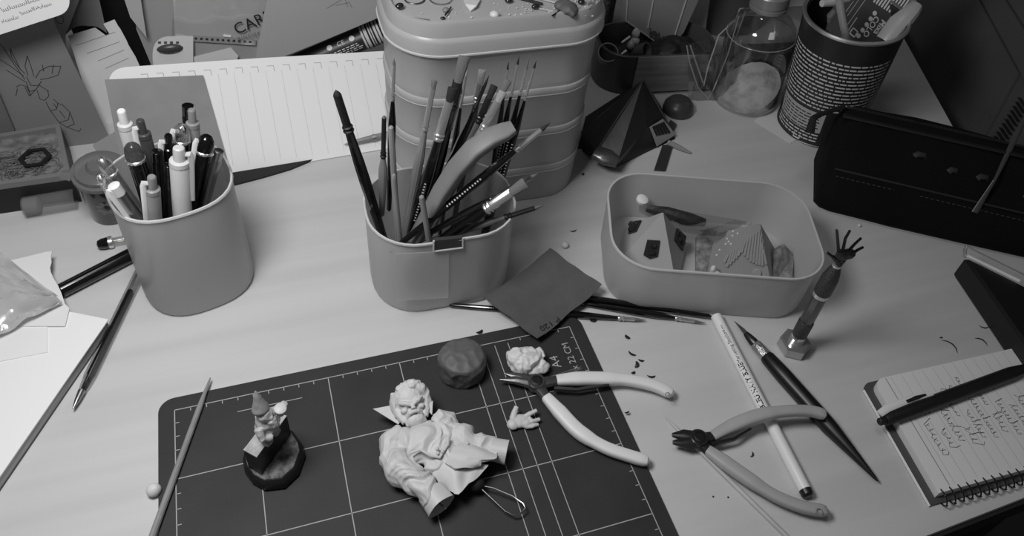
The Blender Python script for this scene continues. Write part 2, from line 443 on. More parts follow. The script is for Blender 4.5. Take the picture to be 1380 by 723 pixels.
# ------------------------------------------------------------------ low tub with pyramids
TA = math.radians(-19); TCX, TCY, TW, TD, TR = 40.6, 3.35, 16.4, 10.6, 3.3
def tb_out(off): return rrect(TCX, TCY, TW, TD, TR, TA, 9, off)
tb = thing('frosted_tub', 'low frosted plastic tub holding two small pyramids', 'tub', (TCX, TCY, 0))
wl = tub(B(), tb_out, 5.1, 0.14, taper=0.2).make('tub_wall', M_frost2, tb)
b = B(); b.rings([[A(x, y, z) for x, y in tb_out(o)] for o, z in ((0.0, 4.97), (0.04, 5.0), (0.02, 5.12), (-0.10, 5.12), (-0.12, 5.0))], False, False)
b.make('rim', M_frostseam, wl)
def pyramid(name, label, corners, apex, m, zb=0.35):
    c = np.mean([p[:2] for p in corners], axis=0)
    t = thing(name, label, 'pyramid', (c[0], c[1], zb))
    P = [A(p[0], p[1], zb) for p in corners]; ap = np.asarray(apex, float)
    b = B(); b.rings([P, [p + A(0, 0, .45) for p in P], [ap + (p + A(0, 0, .45) - ap) * .03 for p in P]])
    bd = b.make('pyramid_body', m, t, smooth=False)
    return bd, P, ap
def face(P, ap, i, j):
    a, c = P[i] + A(0, 0, .45), P[j] + A(0, 0, .45)
    return Plane(a, np.cross(c - a, ap - a))
# paler pyramid with dark relief plaques
cs = [at(822, 335, 2.2), at(907, 395, 0.5), at(935, 345, 0.6), at(850, 290, 1.2)]
ap1 = at(890, 287, 5.4)
x0 = at(821, 366, 0.5); x1 = at(907, 392, 0.5); d = unit(x1 - x0); nn = A(-d[1], d[0], 0)
L1 = np.linalg.norm(x1 - x0)
P1c = [x0, x1, x1 + nn * L1 * .98, x0 + nn * L1 * .98]
t1, P1, A1 = pyramid('model_pyramid', 'pale grey pyramid with dark carved plaques in the low tub', P1c, at_y(890, 287, sum(P1c)[1] / 4), mat('pale_pyramid', 0.70, 0.6, var=(30, .05)))
M_plaq = mat('dark_plaque', 0.16, 0.4, bump=(250, 0.5))
def plaque(F, pix, lump=True):
    pts = [F.pt(*p, 0.16) for p in pix]
    o = B().slab(pts, F.n, 0.3)
    if lump:
        c = sum(pts) / len(pts); r = np.linalg.norm(pts[0] - c)
        o.tube([c + (pts[0] - c) * .5, c + F.n * .05, c + (pts[2] - c) * .5], r * .22, 6)
        o.ell(c + (pts[1] - c) * .4, r * .2, n=8, m=5); o.ell(c + (pts[3] - c) * .4, r * .2, n=8, m=5)
    o.make('carved_plaque', M_plaq, t1, smooth=True)
plaque(face(P1, A1, 0, 1), [(869, 324), (886, 325), (883, 346), (872, 349), (864, 344)])
plaque(face(P1, A1, 3, 0), [(848, 302), (862, 299), (855, 314), (845, 317)])
plaque(face(P1, A1, 1, 2), [(908, 309), (919, 320), (915, 339), (905, 325)])
# darker pyramid with a ray relief
y0 = at(949, 371, .6); y1 = at(1035, 395, .6); d = unit(y1 - y0); nn = A(-d[1], d[0], 0); L2 = np.linalg.norm(y1 - y0)
P2c = [y0, y1, y1 + nn * L2 * .9, y0 + nn * L2 * .9]
t2, P2, A2 = pyramid('model_pyramid', 'mid grey pyramid with a fan of raised rays in the low tub', P2c, at_y(1020, 302, sum(P2c)[1] / 4), mat('mid_pyramid', 0.60, 0.6, var=(30, .05)))
Ff = face(P2, A2, 0, 1)
tip = Ff.pt(1020, 306, .02)
M_ray = mat('ray_relief', 0.62, 0.6)
ENDS = [(972.5, 354), (976, 360), (980, 357), (984, 353), (988, 349), (991, 345), (995, 341), (999, 345), (1003, 349), (1007, 353), (1011, 355), (1015, 357), (1019, 358), (1023, 359), (1028, 357)]
for k in range(15):
    t = min(1.0, k / 11); tp_ = (978 + 41 * t, 343 - 33 * t) if k <= 11 else (1019.5 + 1.6 * (k - 11), 310 + 9 * (k - 11))
    B().tube([Ff.pt(*ENDS[k], .05), Ff.pt(*tp_, .05)], [.13, .09], 6, up=Ff.n).make('ray', M_ray, t2)
c = Ff.pt(1016, 369, 0.0); B().lathe([(.36, -.05), (.36, .1), (.3, .16)], c, Ff.n, 16).make('disc', M_ray, t2)
c = Ff.pt(1026, 373, 0.0); B().lathe([(.14, -.05), (.14, .1)], c, Ff.n, 10).make('disc', M_ray, t2)
Fl = face(P2, A2, 3, 0)
for p in ((962, 345), (966, 338), (974, 330), (978, 327), (981, 330), (976, 323), (983, 319), (984, 313), (990, 316)):
    B().lathe([(.09, -.02), (.09, .05)], Fl.pt(*p, 0), Fl.n, 8).make('stud', mat('pale_stud', .9, .5), t2)
tag(B().slab([at(1052, 330, 2.4), at(1066, 345, 1.2), at(1062, 384, .6), at(1036, 386, .6), at(1040, 340, 2.2)], (0, -.5, .8), .8).make('cork_chip', mat('mottled_cork', .52, .9, var=(160, .5), bump=(200, .6)), smooth=False), 'mottled grey slab wedged beside the ray pyramid', 'slab')
tag(B().slab([at(935, 318, 1.0), at(962, 312, 1.0), at(958, 352, .5), at(946, 372, .5), at(934, 370, .5)], (0, 0, 1), .4).make('cork_chip', MATS['mottled_cork'], smooth=False), 'mottled grey slab lying between the two pyramids', 'slab')
fb = B(); o = at(962, 373, 1.2)
fb.ell(o, (.35, .3, .5)); fb.ell(o + A(-.3, .3, .5), (.28, .25, .4)); fb.ell(o + A(.7, -.3, -.1), (.6, .25, .25)); fb.ell(o + A(1.3, -.5, -.2), (.4, .2, .2))
tag(fuse(fb, 'putty_scrap', mat('pale_putty', .82, .6), None, .06, lambda p, n: .06 * nz(p, 3)), 'pale lumpy putty scrap at the foot of the ray pyramid', 'putty')
bag = thing('sachet', 'clear sachet of dark grit along the far wall of the low tub', 'sachet', at(900, 285, 1.5))
def bf(u, v):
    p = at(858 + 150 * u, 276 + 25 * u + (8 + 14 * math.sin(3 * u)) * v * 1.3, 2.6 - .6 * u + .25 * math.sin(9 * u + 3 * v)); return p
B().sheet(bf, 14, 4, .05).make('film', M_film, bag)
B().tube([at(868, 282, 2.3), at(895, 288, 2.2), at(925, 297, 2.1), at(946, 301, 2.0)], [.3, .55, .6, .35], 10).make('grit', mat('dark_grit', .15, .5, var=(300, .6)), bag)
tag(B().lathe([(.3, 0), (.5, .08), (.5, .3), (.3, .4)], at(861, 272, 3.2), (0.1, -.2, 1), 16).make('white_token', mat('white_plastic', .9, .4)), 'small white round token on the sachet in the far corner of the low tub', 'token')
# ------------------------------------------------------------------ pens and brushes standing in the cups
def lean(p1, p2, yb, yT, zb=0.45):
    """a straight stick seen along the image line p1-p2: foot inside the cup at depth yb, tip at depth yT"""
    n = np.cross(ray(*p1), ray(*p2)); T = at_y(p1[0], p1[1], yT)
    # n.(X-C)=0 with X=(x,yb,zb)
    x = CAM_C[0] - (n[1] * (yb - CAM_C[1]) + n[2] * (zb - CAM_C[2])) / n[0]
    return T, A(x, yb, zb)
M_br = {'grey': mat('grey_bristle', 0.42, 0.8, bump=(500, .5), stretch=(1, 1, .2)), 'pale': mat('pale_bristle', 0.60, 0.8, bump=(500, .5)), 'dark': mat('dark_bristle', 0.14, 0.7, bump=(500, .5)),
        'steel': M_ferrule, 'dsteel': M_darksteel, 'black': M_blackgloss, 'wood': M_wooden, 'brown': mat('mid_brown_wood', 0.40, 0.4, var=(60, .2), stretch=(1, 1, .2)),
        'grip': M_softblack, 'clear': M_clearp, 'white': mat('white_plastic', .9, .4), 'ink': mat('printed_white', .8, .6), 'dwood': mat('dark_stained_wood', .26, .35)}
def brush(label, T, F, rf, rh, Lb, Lf, bm='grey', fm='steel', hm='black', shape='round', print_=False, group='brushes in the oblong tub', name='paint_brush'):
    T, F = np.asarray(T, float), np.asarray(F, float); d = unit(F - T); L = np.linalg.norm(F - T)
    t = thing(name, label, 'brush', F, group)
    P = lambda s_: T + d * s_
    view = CAM_C - (T + F) / 2
    if Lb > 0:
        if shape == 'round': R = [.012, rf * .45, rf * .9, rf * .95]; S = [0, Lb * .35, Lb * .8, Lb + .1]
        else: R = [(rf * 1.25, rf * .35), (rf * 1.3, rf * .5), (rf * 1.15, rf * .6), (rf, rf * .8)]; S = [0, Lb * .1, Lb * .7, Lb + .1]
        B().tube([P(x) for x in S], R, 10, up=view).make('bristles', M_br[bm], t)
    if Lf > 0:
        S = [Lb, Lb + .05, Lb + Lf - .55, Lb + Lf - .48, Lb + Lf - .40, Lb + Lf - .33, Lb + Lf - .28, Lb + Lf - .2, Lb + Lf - .12, Lb + Lf]
        k = rf; R = [k, k * 1.05, rf * 1.08, rf * 1.42, rf * 1.42, rf * 1.0, rf * 1.0, rf * 1.45, rf * 1.45, rf * 1.15]
        if shape == 'flat': R = [(r * (1.1 - .1 * i / 9), r * (.6 + .4 * i / 9)) for i, r in enumerate(R)]
        B().tube([P(x) for x in S], R, 10, up=view).make('ferrule', M_br[fm], t)
    s0 = Lb + Lf - .1; Lh = L - s0
    S = [s0, s0 + .15, s0 + Lh * .18, s0 + Lh * .3, s0 + Lh * .6, L - .2, L]; R = [rf * 1.1, rf * 1.12, rh * .95, rh, rh * .8, rh * .6, rh * .25]
    h = B().tube([P(x) for x in S], R, 10).make('handle', M_br[hm], t)
    if print_:
        b = B(); fx = unit(np.cross(view, d)); fy = unit(np.cross(d, fx)); fy = fy if fy @ view > 0 else -fy
        for k in range(14):
            c = P(s0 + Lh * (.28 + .02 * k)); rr = rh * 1.0
            b.add([c + fy * rr - d * .05 + fx * .07, c + fy * rr + d * .05 + fx * .07, c + fy * rr + d * .05 - fx * .05, c + fy * rr - d * .05 - fx * .05], [(0, 1, 2, 3)])
        b.make('printed_letters', M_br['ink'], h, smooth=False)
    return t
def inside(T, F, z, of):
    q = T + (F - T) * ((T[2] - z) / (T[2] - F[2])); return q
BR = [  # label, tip px, line px, foot y, tip y, rf, rh, Lb, Lf, bristle, ferrule, handle, shape, print
 ('black rod-like shaper with a rounded end, leaning out alone over the rim', (452, 122), (512, 308), 7.5, 8.5, .22, .34, .35, 3.0, 'dark', 'grip', 'black', 'round', 0),
 ('slim grey-brown brush stick half hidden beside the lone black rod', (479, 222), (512, 308), 8.2, 9.0, .10, .20, .2, .8, 'dark', 'dsteel', 'brown', 'round', 0),
 ('short pale wooden brush with a long black tip section', (517, 156), (514, 306), 8.6, 8.8, .13, .26, .2, 3.4, 'grey', 'grip', 'wood', 'round', 0),
 ('tall thin brush with a long bright ferrule and printed black handle', (530, 79), (523, 310), 9.6, 10.6, .10, .24, .5, 2.7, 'grey', 'steel', 'black', 'round', 1),
 ('flat brush with pale wooden handle and small grey tuft', (584, 109), (546, 312), 9.2, 10.2, .14, .30, .5, 3.6, 'grey', 'steel', 'wood', 'flat', 0),
 ('thickest black brush with a blunt grey filbert tip standing highest of all', (624, 77), (566, 300), 8.9, 10.4, .26, .36, 1.8, 2.2, 'grey', 'grip', 'black', 'flat', 0),
 ('dark-tipped mop brush with a wide steel collar in front of the tallest brush', (609, 119), (552, 318), 6.8, 7.8, .22, .34, .9, 3.2, 'dark', 'steel', 'black', 'flat', 1),
 ('slender brush with a needle of pale bristle behind the tallest brush', (627, 96), (596, 290), 10.4, 11.6, .08, .20, .4, 2.6, 'pale', 'steel', 'black', 'round', 0),
 ('slim black brush with a dull steel ferrule beside the needle brush', (621, 117), (570, 300), 10.0, 10.8, .11, .24, .5, 3.2, 'grey', 'steel', 'black', 'round', 0),
 ('bushy pale fan-tipped brush with a grey ferrule', (648, 95), (612, 290), 10.2, 11.8, .18, .24, 1.0, 1.7, 'pale', 'steel', 'dwood', 'flat', 0),
 ('all-black slanting brush with pointed dark tip and double ring', (657, 102), (574, 300), 9.4, 10.8, .11, .30, .9, 2.2, 'dark', 'dsteel', 'black', 'round', 0),
 ('dark grey filbert brush with dark ferrule and brown handle', (664, 116), (588, 295), 8.7, 9.9, .18, .28, .9, 2.2, 'dark', 'dsteel', 'brown', 'flat', 0),
 ('grey wash brush with crimped steel ferrule and pale wooden handle', (683, 109), (586, 290), 7.9, 9.2, .17, .30, .9, 2.6, 'grey', 'steel', 'wood', 'flat', 0),
 ('square-ended bright brush over a yellowish pale stick', (676, 124), (584, 300), 7.1, 7.9, .19, .28, .7, 2.6, 'pale', 'steel', 'wood', 'flat', 0),
 ('fine liner brush, first of the row of four, with short dark point', (683, 84), (654, 290), 10.2, 11.4, .07, .19, .6, 2.2, 'dark', 'steel', 'black', 'round', 0),
 ('fine liner brush, second of the row of four', (697, 77), (655, 285), 10.4, 11.6, .08, .20, .6, 2.6, 'dark', 'steel', 'black', 'round', 1),
 ('fine liner brush with swollen dark bristle, third of the row of four', (711, 75), (659, 290), 10.0, 11.8, .09, .20, 1.1, 2.1, 'grey', 'steel', 'black', 'round', 1),
 ('fine liner brush, fourth and outermost of the row of four', (720, 82), (664, 280), 9.4, 11.4, .08, .22, .6, 2.6, 'dark', 'steel', 'black', 'round', 1),
 ('sturdy black round brush with a bright ferrule reaching across the tub', (739, 166), (548, 322), 5.0, 7.0, .15, .27, .8, 2.3, 'dark', 'steel', 'black', 'round', 1),
 ('clear-handled brush smeared with paint, leaning far out over the rim', (722, 235), (590, 308), 5.6, 7.4, .15, .24, .5, 3.6, 'pale', 'clear', 'dwood', 'round', 0),
 ('brush with the widest steel ferrule, tip drooping over the tub edge', (706, 247), (622, 305), 5.4, 5.2, .27, .36, 1.2, 2.3, 'grey', 'steel', 'black', 'flat', 0),
 ('low black-sleeved brush with grey point lying almost flat over the rim', (729, 278), (628, 310), 5.6, 5.1, .15, .22, .6, 2.3, 'grey', 'grip', 'brown', 'round', 0),
]
for (lb, p1, p2, yb, yT, rf, rh, Lb, Lf, bm_, fm, hm, sh, pr_) in BR:
    zb = 0.45
    T, F = lean(p1, p2, yb, yT, zb)
    q = inside(T, F, 7.7, None)
    inx = [p[0] for p in br_out(-.3)]
    if F[0] < min(inx) + 1.7 or F[0] > max(inx) - 1.2 or not (4.1 < q[1] < 11.7) or not (min(inx) < q[0] < max(inx)):
        # too flat for the bottom of the tub: rest the foot higher up
        for zb in np.arange(.6, 6.5, .2):
            T, F = lean(p1, p2, yb, yT, zb)
            if min(inx) + 1.7 < F[0] < max(inx) - (1.2 if yb < 9 else .6): break
        q = inside(T, F, 7.7, None)
    if 0: print('BRUSH %-30s L=%.1f T=%s F=%s rim=%s' % (lb[:30], np.linalg.norm(T - F), np.round(T, 1), np.round(F, 1), np.round(q, 1)))
    brush(lb, T, F, rf * 1.15, rh * 1.2, Lb, Lf, bm_, fm, hm, sh, pr_)
# plain wooden sticks and the curved wooden modelling tool
for lb, p1, p2, yb, yT, r in (('smooth pale wooden stick in front of the tall thin brush', (526, 171), (535, 316), 6.4, 7.0, .2),
                              ('second pale wooden stick, shorter, close to the rim', (530, 236), (538, 320), 5.6, 5.8, .17),
                              ('short round-ended wooden dowel standing at the front of the tub', (567, 265), (576, 318), 5.0, 5.0, .2)):
    T, F = lean(p1, p2, yb, yT); d = unit(F - T); L = np.linalg.norm(F - T)
    o = B().tube([T, T + d * .08, T + d * .5, T + d * L * .5, F], [r * .5, r * .85, r, r * 1.1, r * .9], 10).make('wooden_stick', M_wooden); tag(o, lb, 'stick', 'sticks in the oblong tub')
T, F = lean((690, 170), (566, 320), 6.2, 6.6)
path = [at_y(*p, y) for p, y in (((690, 172), 6.7), ((679, 178), 6.65), ((660, 186), 6.6), ((636, 203), 6.45), ((614, 228), 6.3), ((594, 258), 6.15), ((578, 288), 6.0))]
path.append(path[-1] + (path[-1] - path[-2]) * 1.3)
path.append(path[-1] + (path[-1] - path[-2]) * .8)
o = B().tube(path, [(.46, .26), (.62, .36), (.70, .42), (.72, .44), (.68, .44), (.62, .42), (.57, .4), (.5, .38), (.4, .3)], 20, up=(-.62, -.35, .7), sq=.42).make('modelling_tool', mat('smooth_tool_wood', .47, .5, var=(60, .1), stretch=(1, 1, .3)))
tag(o, 'broad curved wooden modelling tool with a rounded end among the brushes', 'modelling tool')

# ------------------------------------------------------------------ pens
M_pen = {'lg': mat('pale_grey_plastic', .80, .35), 'mg': mat('mid_grey_plastic', .55, .35), 'dg': mat('charcoal_plastic', .27, .35), 'bk': M_blackgloss, 'wh': MATS['white_plastic'],
         'cl': M_clearp, 'si': M_steel, 'ch': M_chrome, 'sm': mat('smoky_plastic', .22, .15, clear=.25)}
def pen(label, p1, p2, yb, yT, r, kind, body, btn=None, clip=None, clipside=1):
    T, F = lean(p1, p2, yb, yT); d = unit(F - T); L = np.linalg.norm(F - T)
    t = thing('pen', label, 'pen', F, 'pens in the frosted cup'); P = lambda s_: T + d * s_
    r *= 1.12; view = unit(CAM_C - T); sx = unit(np.cross(view, d)) * clipside; top = 0.0
    if kind == 'click':
        B().tube([P(0), P(.06), P(.12), P(1.15)], [r * .42, r * .55, r * .58, r * .62], 12).make('button', M_pen[btn or body], t); top = 1.0
        B().tube([P(top), P(top + .06), P(top + .35), P(top + .4)], [r * .8, r * 1.0, r * 1.05, r * .9], 14).make('collar', M_pen[body], t)
        top += .3
    elif kind == 'dome':
        B().tube([P(0), P(.1), P(.35), P(.8), P(1.2)], [r * .3, r * .62, r * .92, r * 1.05, r * 1.05], 14).make('cap_dome', M_pen[btn or body], t)
        B().tube([P(1.15), P(1.2), P(1.35), P(1.4)], [r * 1.05, r * 1.15, r * 1.15, r * 1.05], 14).make('ring', M_chrome, t); top = 1.3
    elif kind == 'thin':
        B().tube([P(0), P(.05), P(.8), P(.85)], [r * .7, r * .95, r * .95, r * .8], 12).make('end_plug', M_pen[btn or body], t); top = .8
    bar = B().tube([P(top), P(top + .1), P(L - 1.6), P(L)], [r * .92, r, r, r * .25], 14).make('barrel', M_pen[body], t)
    if clip:
        c0 = P(max(.25, top - .7)) + sx * r * 1.1 + view * r * .5; c1 = P(top + 3.2) + sx * r * 1.1 + view * r * .6
        b = B().tube([P(max(.25, top - .7)) + sx * r * .4, c0, c0 + d * .2, c1], [(.14, .09), (.2, .12), (.2, .1), (.14, .08)], 8, up=view); b.make('clip', M_pen[clip], bar)
    return t
pen('stout pale grey click pen with a white collar, furthest out on the notebook side', (166, 149), (205, 290), 11.8, 12.2, .42, 'click', 'lg', 'wh')
pen('charcoal click pen leaning beside the stout pale one', (191, 162), (226, 290), 11.5, 12.2, .40, 'click', 'dg', 'dg', 'wh', -1)
pen('black glossy capped pen with a clear rounded top', (179, 194), (212, 297), 10.4, 10.8, .48, 'dome', 'bk', 'sm')
pen('black click pen with slim button in the middle of the cup', (229, 182), (236, 290), 11.6, 12.0, .38, 'click', 'bk', 'bk', 'wh', -1)
pen('dark pen with a clear dome and white clip', (247, 168), (248, 290), 12.2, 12.8, .46, 'dome', 'bk', 'cl', 'wh', -1)
pen('black pen at the back of the cup, its end just showing', (255, 142), (262, 280), 13.2, 14.0, .36, 'thin', 'bk')
pen('grey click pen in front of the rearmost black one', (260, 148), (270, 270), 12.6, 13.4, .40, 'click', 'mg', 'mg')
pen('black pen with a glossy black dome and white clip', (281, 183), (262, 290), 11.5, 12.2, .50, 'dome', 'bk', 'bk', 'wh', -1)
pen('light grey click pen standing nearest the cup front', (243, 199), (249, 300), 9.6, 9.8, .56, 'click', 'lg', 'lg', 'lg', 1)
pen('small grey click pen with a white clip at the front rim', (207, 238), (212, 305), 9.0, 8.8, .42, 'click', 'mg', 'mg', 'wh', -1)
pen('slim silver mechanical pencil with ribbed end', (297, 203), (277, 280), 11.0, 11.2, .30, 'thin', 'si', 'si')
pen('thin black refill-like pen behind the front grey one', (229, 222), (232, 300), 9.8, 10.0, .28, 'thin', 'bk')
pen('clear plastic pen leaning out over the jar', (139, 214), (192, 290), 10.6, 11.0, .40, 'dome', 'cl', 'cl')
pen('second clear pen with dark ink, lowest over the jar', (136, 236), (186, 292), 9.8, 9.8, .34, 'dome', 'sm', 'cl')
pen('silver pen with a white cap clip close to the rim', (156, 250), (192, 300), 9.2, 9.0, .36, 'thin', 'si', 'wh', 'wh', -1)
pen('black felt pen deep between the others', (214, 204), (220, 290), 11.0, 11.3, .34, 'thin', 'bk')
# ------------------------------------------------------------------ sculpted figure on the mat
b3 = lambda px, py, z: at(px, py, z)
fig = thing('sculpted_figure', 'pale resin bust of a bearded man in a folded coat, lying on the mat', 'sculpture', at(590, 630, MATZ))
def cloth(axis, f1, f2, a1, a2, seed):
    """wrinkles that run across the given direction"""
    ax_ = unit(axis); bx_ = unit(np.cross(ax_, A(0, 0, 1))); cx_ = np.cross(bx_, ax_)
    def fn(p, n):
        q = np.array(p); w = 1.1 * nz(q, .7, seed) ; s_ = q @ ax_ * f1 + w; t_ = q @ bx_ * f2; r_ = q @ cx_ * f2
        h = 1 - abs(nz((s_, t_, r_), 1.0, seed + 2)) * 2.6
        g2 = 1 - abs(nz((s_ * 1.7 + t_, t_ * 1.3, r_), 1.1, seed + 9)) * 2.4
        return a1 * max(-.9, h) + a2 * max(-.8, g2) - .5 * a1
    return fn
b = B()
b.ell(b3(576, 600, 1.3), (1.75, 1.5, 1.05)); b.ell(b3(600, 624, 1.25), (1.45, 1.25, .95)); b.ell(b3(548, 600, 1.25), (1.0, 1.0, .9)); b.ell(b3(600, 586, 1.3), (1.05, .9, .9))
cbod = fuse(b, 'coat_body', M_resin, fig, .07, cloth((.9, -.4, 0), .75, .5, .12, .10, 31), 2)
b = B(); b.tube([b3(545, 590, 1.2), b3(531, 602, 1.2), b3(528, 616, 1.25), b3(545, 638, 1.4), b3(566, 655, 1.45), b3(586, 672, 1.4)], [.8, 1.0, 1.0, .92, .82, .8], 14); b.ell(b3(530, 606, 1.2), (.95, .95, .9))
fuse(b, 'sleeve', M_resin, fig, .06, cloth((.7, -.7, 0), .95, .35, .26, .08, 11), 2)
b = B(); b.tube([b3(600, 580, 1.25), b3(618, 588, 1.35), b3(636, 599, 1.4), b3(656, 605, 1.4), b3(674, 610, 1.4)], [.85, .9, .75, .66, .68], 14)
fuse(b, 'sleeve', M_resin, fig, .06, cloth((.85, -.5, 0), 1.0, .35, .22, .07, 23), 2)
# scarf and hood folds behind the beard
b = B(); b.tube([b3(586, 574, 1.6), b3(594, 563, 1.7), b3(604, 566, 1.5), b3(610, 578, 1.3)], [.45, .55, .5, .4], 10); b.tube([b3(560, 588, 1.5), b3(574, 588, 1.75), b3(592, 580, 1.7), b3(600, 572, 1.6)], [.4, .42, .45, .4], 10)
fuse(b, 'scarf', M_resin, fig, .05, cloth((.5, .8, .2), 1.4, .5, .12, .04, 5), 1)
# coat skirts: two overlapping flaps below the belt
def flap(rows, t, name, seed):
    P_ = [[b3(*p, z) for p, z in r] for r in rows]; n_, m_ = len(rows) - 1, len(rows[0]) - 1
    def f(u, v):
        i = min(int(u * n_), n_ - 1); j = min(int(v * m_), m_ - 1); x_ = u * n_ - i; y_ = v * m_ - j
        q = (P_[i][j] * (1 - y_) + P_[i][j + 1] * y_) * (1 - x_) + (P_[i + 1][j] * (1 - y_) + P_[i + 1][j + 1] * y_) * x_
        return q + A(0, 0, .16 * ridged((v * 3.2, u * .8, 0), 1, seed) * (.3 + u))
    B().sheet(f, 18, 18, t).make(name, M_resin, fig, ang=55)
flap([[((584, 640), 1.5), ((600, 626), 2.0), ((626, 612), 1.8)], [((594, 652), 1.4), ((614, 642), 2.0), ((640, 628), 1.5)], [((602, 658), 1.0), ((617, 669), 1.7), ((657, 632), 1.3)]], -.2, 'coat_skirt', 4)
flap([[((600, 628), 2.1), ((612, 606), 2.1), ((632, 596), 1.5)], [((612, 636), 2.25), ((636, 612), 2.2), ((652, 604), 1.5)], [((640, 628), 2.0), ((667, 623), 1.9), ((669, 614), 1.6)]], -.22, 'coat_skirt', 8)
# cuffs with open ends
def cuff(p0, p1, r0, r1, lab=None):
    d = unit(p1 - p0); L = np.linalg.norm(p1 - p0)
    B().lathe([(r0, 0), (r0 * 1.02, L * .4), (r1, L), (r1 * .86, L), (r1 * .7, L - .5), (0.02, L - .6)], p0, d, 20, True, True, fn=lambda t: 1 + .05 * math.sin(t * 25)).make('cuff', M_resin, fig)
cuff(b3(580, 664, 1.4), b3(595, 684, 1.35), .84, .92)
cuff(b3(660, 606, 1.4), b3(682, 611, 1.4), .70, .76)
B().tube([b3(590, 678, 1.3), b3(601, 687, 1.3)], .06, 6).make('pin', M_steel, fig)
# collar points
b = B(); b.slab([b3(503, 552, 1.6), b3(540, 545, 2.0), b3(545, 562, 1.6), b3(537, 573, 1.4)], (0.2, -.5, 1), .18); b.make('collar', M_resin, fig, ang=20)
b = B(); b.slab([b3(574, 552, 1.9), b3(583, 541, 2.2), b3(582, 560, 1.7)], (0.2, -.5, 1), .18); b.make('collar', M_resin, fig, ang=20)
b = B()
for k, (px, py) in enumerate(((590, 612), (596, 610), (589, 606), (629, 599))): b.ell(b3(px, py, 2.5 if k < 3 else 2.2), .13, n=8, m=6)
b.make('coat_button', M_resin, cbod)
b = B(); b.tube([b3(553, 612, 2.35), b3(566, 607, 2.5), b3(580, 615, 2.45), b3(592, 618, 2.4), b3(603, 600, 2.45), b3(604, 590, 2.4)], .09, 8); b.make('lapel_edge', M_resin, cbod)
B().ell(b3(641, 654, 1.0), (.55, .45, .45)).make('hollow_shade', mat('hollow_shade_dark', .12, .6), fig)  # dark blob stands in for the shade in the coat's hollow underside
B().tube([b3(645, 655, .9), b3(664, 659, .9), b3(690, 670, .8), b3(704, 680, .75), b3(707, 687, .75), b3(700, 694, .7), b3(692, 696, .7), b3(680, 690, .7), b3(662, 673, .8), b3(646, 658, .9)], .06, 8).make('wire_loop', M_steel, fig)
# head: frame with x to the viewer's side, y up the face, z out of the face
ho = b3(553, 546, 1.95); hz = unit(CAM_C - ho + A(6, 0, -4)); hy = unit(A(-.08, 1, .3) - hz * (A(-.08, 1, .3) @ hz)); hx = np.cross(hy, hz)
H = lambda x, y, z: ho + hx * x + hy * y + hz * z
FR = (hx, hy, hz)
b = B()
b.ell(H(0, .32, -.25), (1.05, 1.12, 1.1), FR); b.ell(H(0, -.5, .0), (.86, .8, .85), FR)
b.ell(H(0, .55, .35), (.72, .45, .42), FR)
for s_ in (-1, 1):
    b.tube([H(s_ * .78, .3, .62), H(s_ * .45, .2, .9), H(s_ * .1, .03, 1.0)], [.12, .17, .13], 8)
    b.ell(H(s_ * .36, -.02, .74), (.17, .12, .14), FR, 10, 6)
    b.ell(H(s_ * .55, -.25, .62), (.27, .2, .25), FR)
    b.ell(H(s_ * 1.04, .02, -.15), (.14, .32, .2), FR)
    b.tube([H(0, -.42, 1.05), H(s_ * .28, -.47, .98), H(s_ * .52, -.75, .78)], [.14, .15, .08], 8)
    b.tube([H(s_ * .95, .0, .1), H(s_ * .88, -.5, .25), H(s_ * .6, -.95, .4)], [.2, .28, .3], 8)
b.tube([H(0, .12, .95), H(0, -.12, 1.12), H(0, -.26, 1.17)], [.11, .13, .17], 8)
b.ell(H(.12, -.28, 1.05), .1, n=8, m=6); b.ell(H(-.12, -.28, 1.05), .1, n=8, m=6)
b.ell(H(0, -.72, .86), (.22, .08, .12), FR, 10, 6)
b.ell(H(0, -1.0, .6), (.66, .46, .45), FR)
for k in range(5): b.tube([H(-.5 + .25 * k, -.8, .85 - .12 * abs(k - 2)), H(-.55 + .27 * k, -1.15, .85 - .12 * abs(k - 2)), H(-.5 + .3 * k, -1.45, .6 - .1 * abs(k - 2))], [.14, .17, .07], 8)
hed = fuse(b, 'head', M_resin, fig, .045, lambda p, n: .02 * nz(p, 5), 1)
b = B()
b.tube([H(-.6, 1.05, .1), H(-.1, 1.25, .05), H(.4, 1.25, .1), H(.85, 1.0, .1)], [.22, .26, .3, .3], 10)
b.tube([H(.55, 1.1, .45), H(.9, .85, .35), H(1.1, .4, .1), H(1.1, -.1, .1), H(.95, -.5, .1)], [.2, .3, .3, .28, .22], 10)
b.tube([H(-.85, .95, .1), H(-1.05, .5, .0), H(-1.05, .0, .0), H(-.95, -.5, .05)], [.2, .22, .22, .2], 10)
b.tube([H(.15, 1.12, .5), H(.5, 1.15, .55), H(.85, 1.32, .4)], [.13, .18, .1], 8)
fuse(b, 'hair', M_resin, hed, .05, lambda p, n: .07 * ridged((p @ Vector(hx) * 2.4, p @ Vector(hy) * .8, p @ Vector(hz) * 2.4), 1.3, 2), 1)

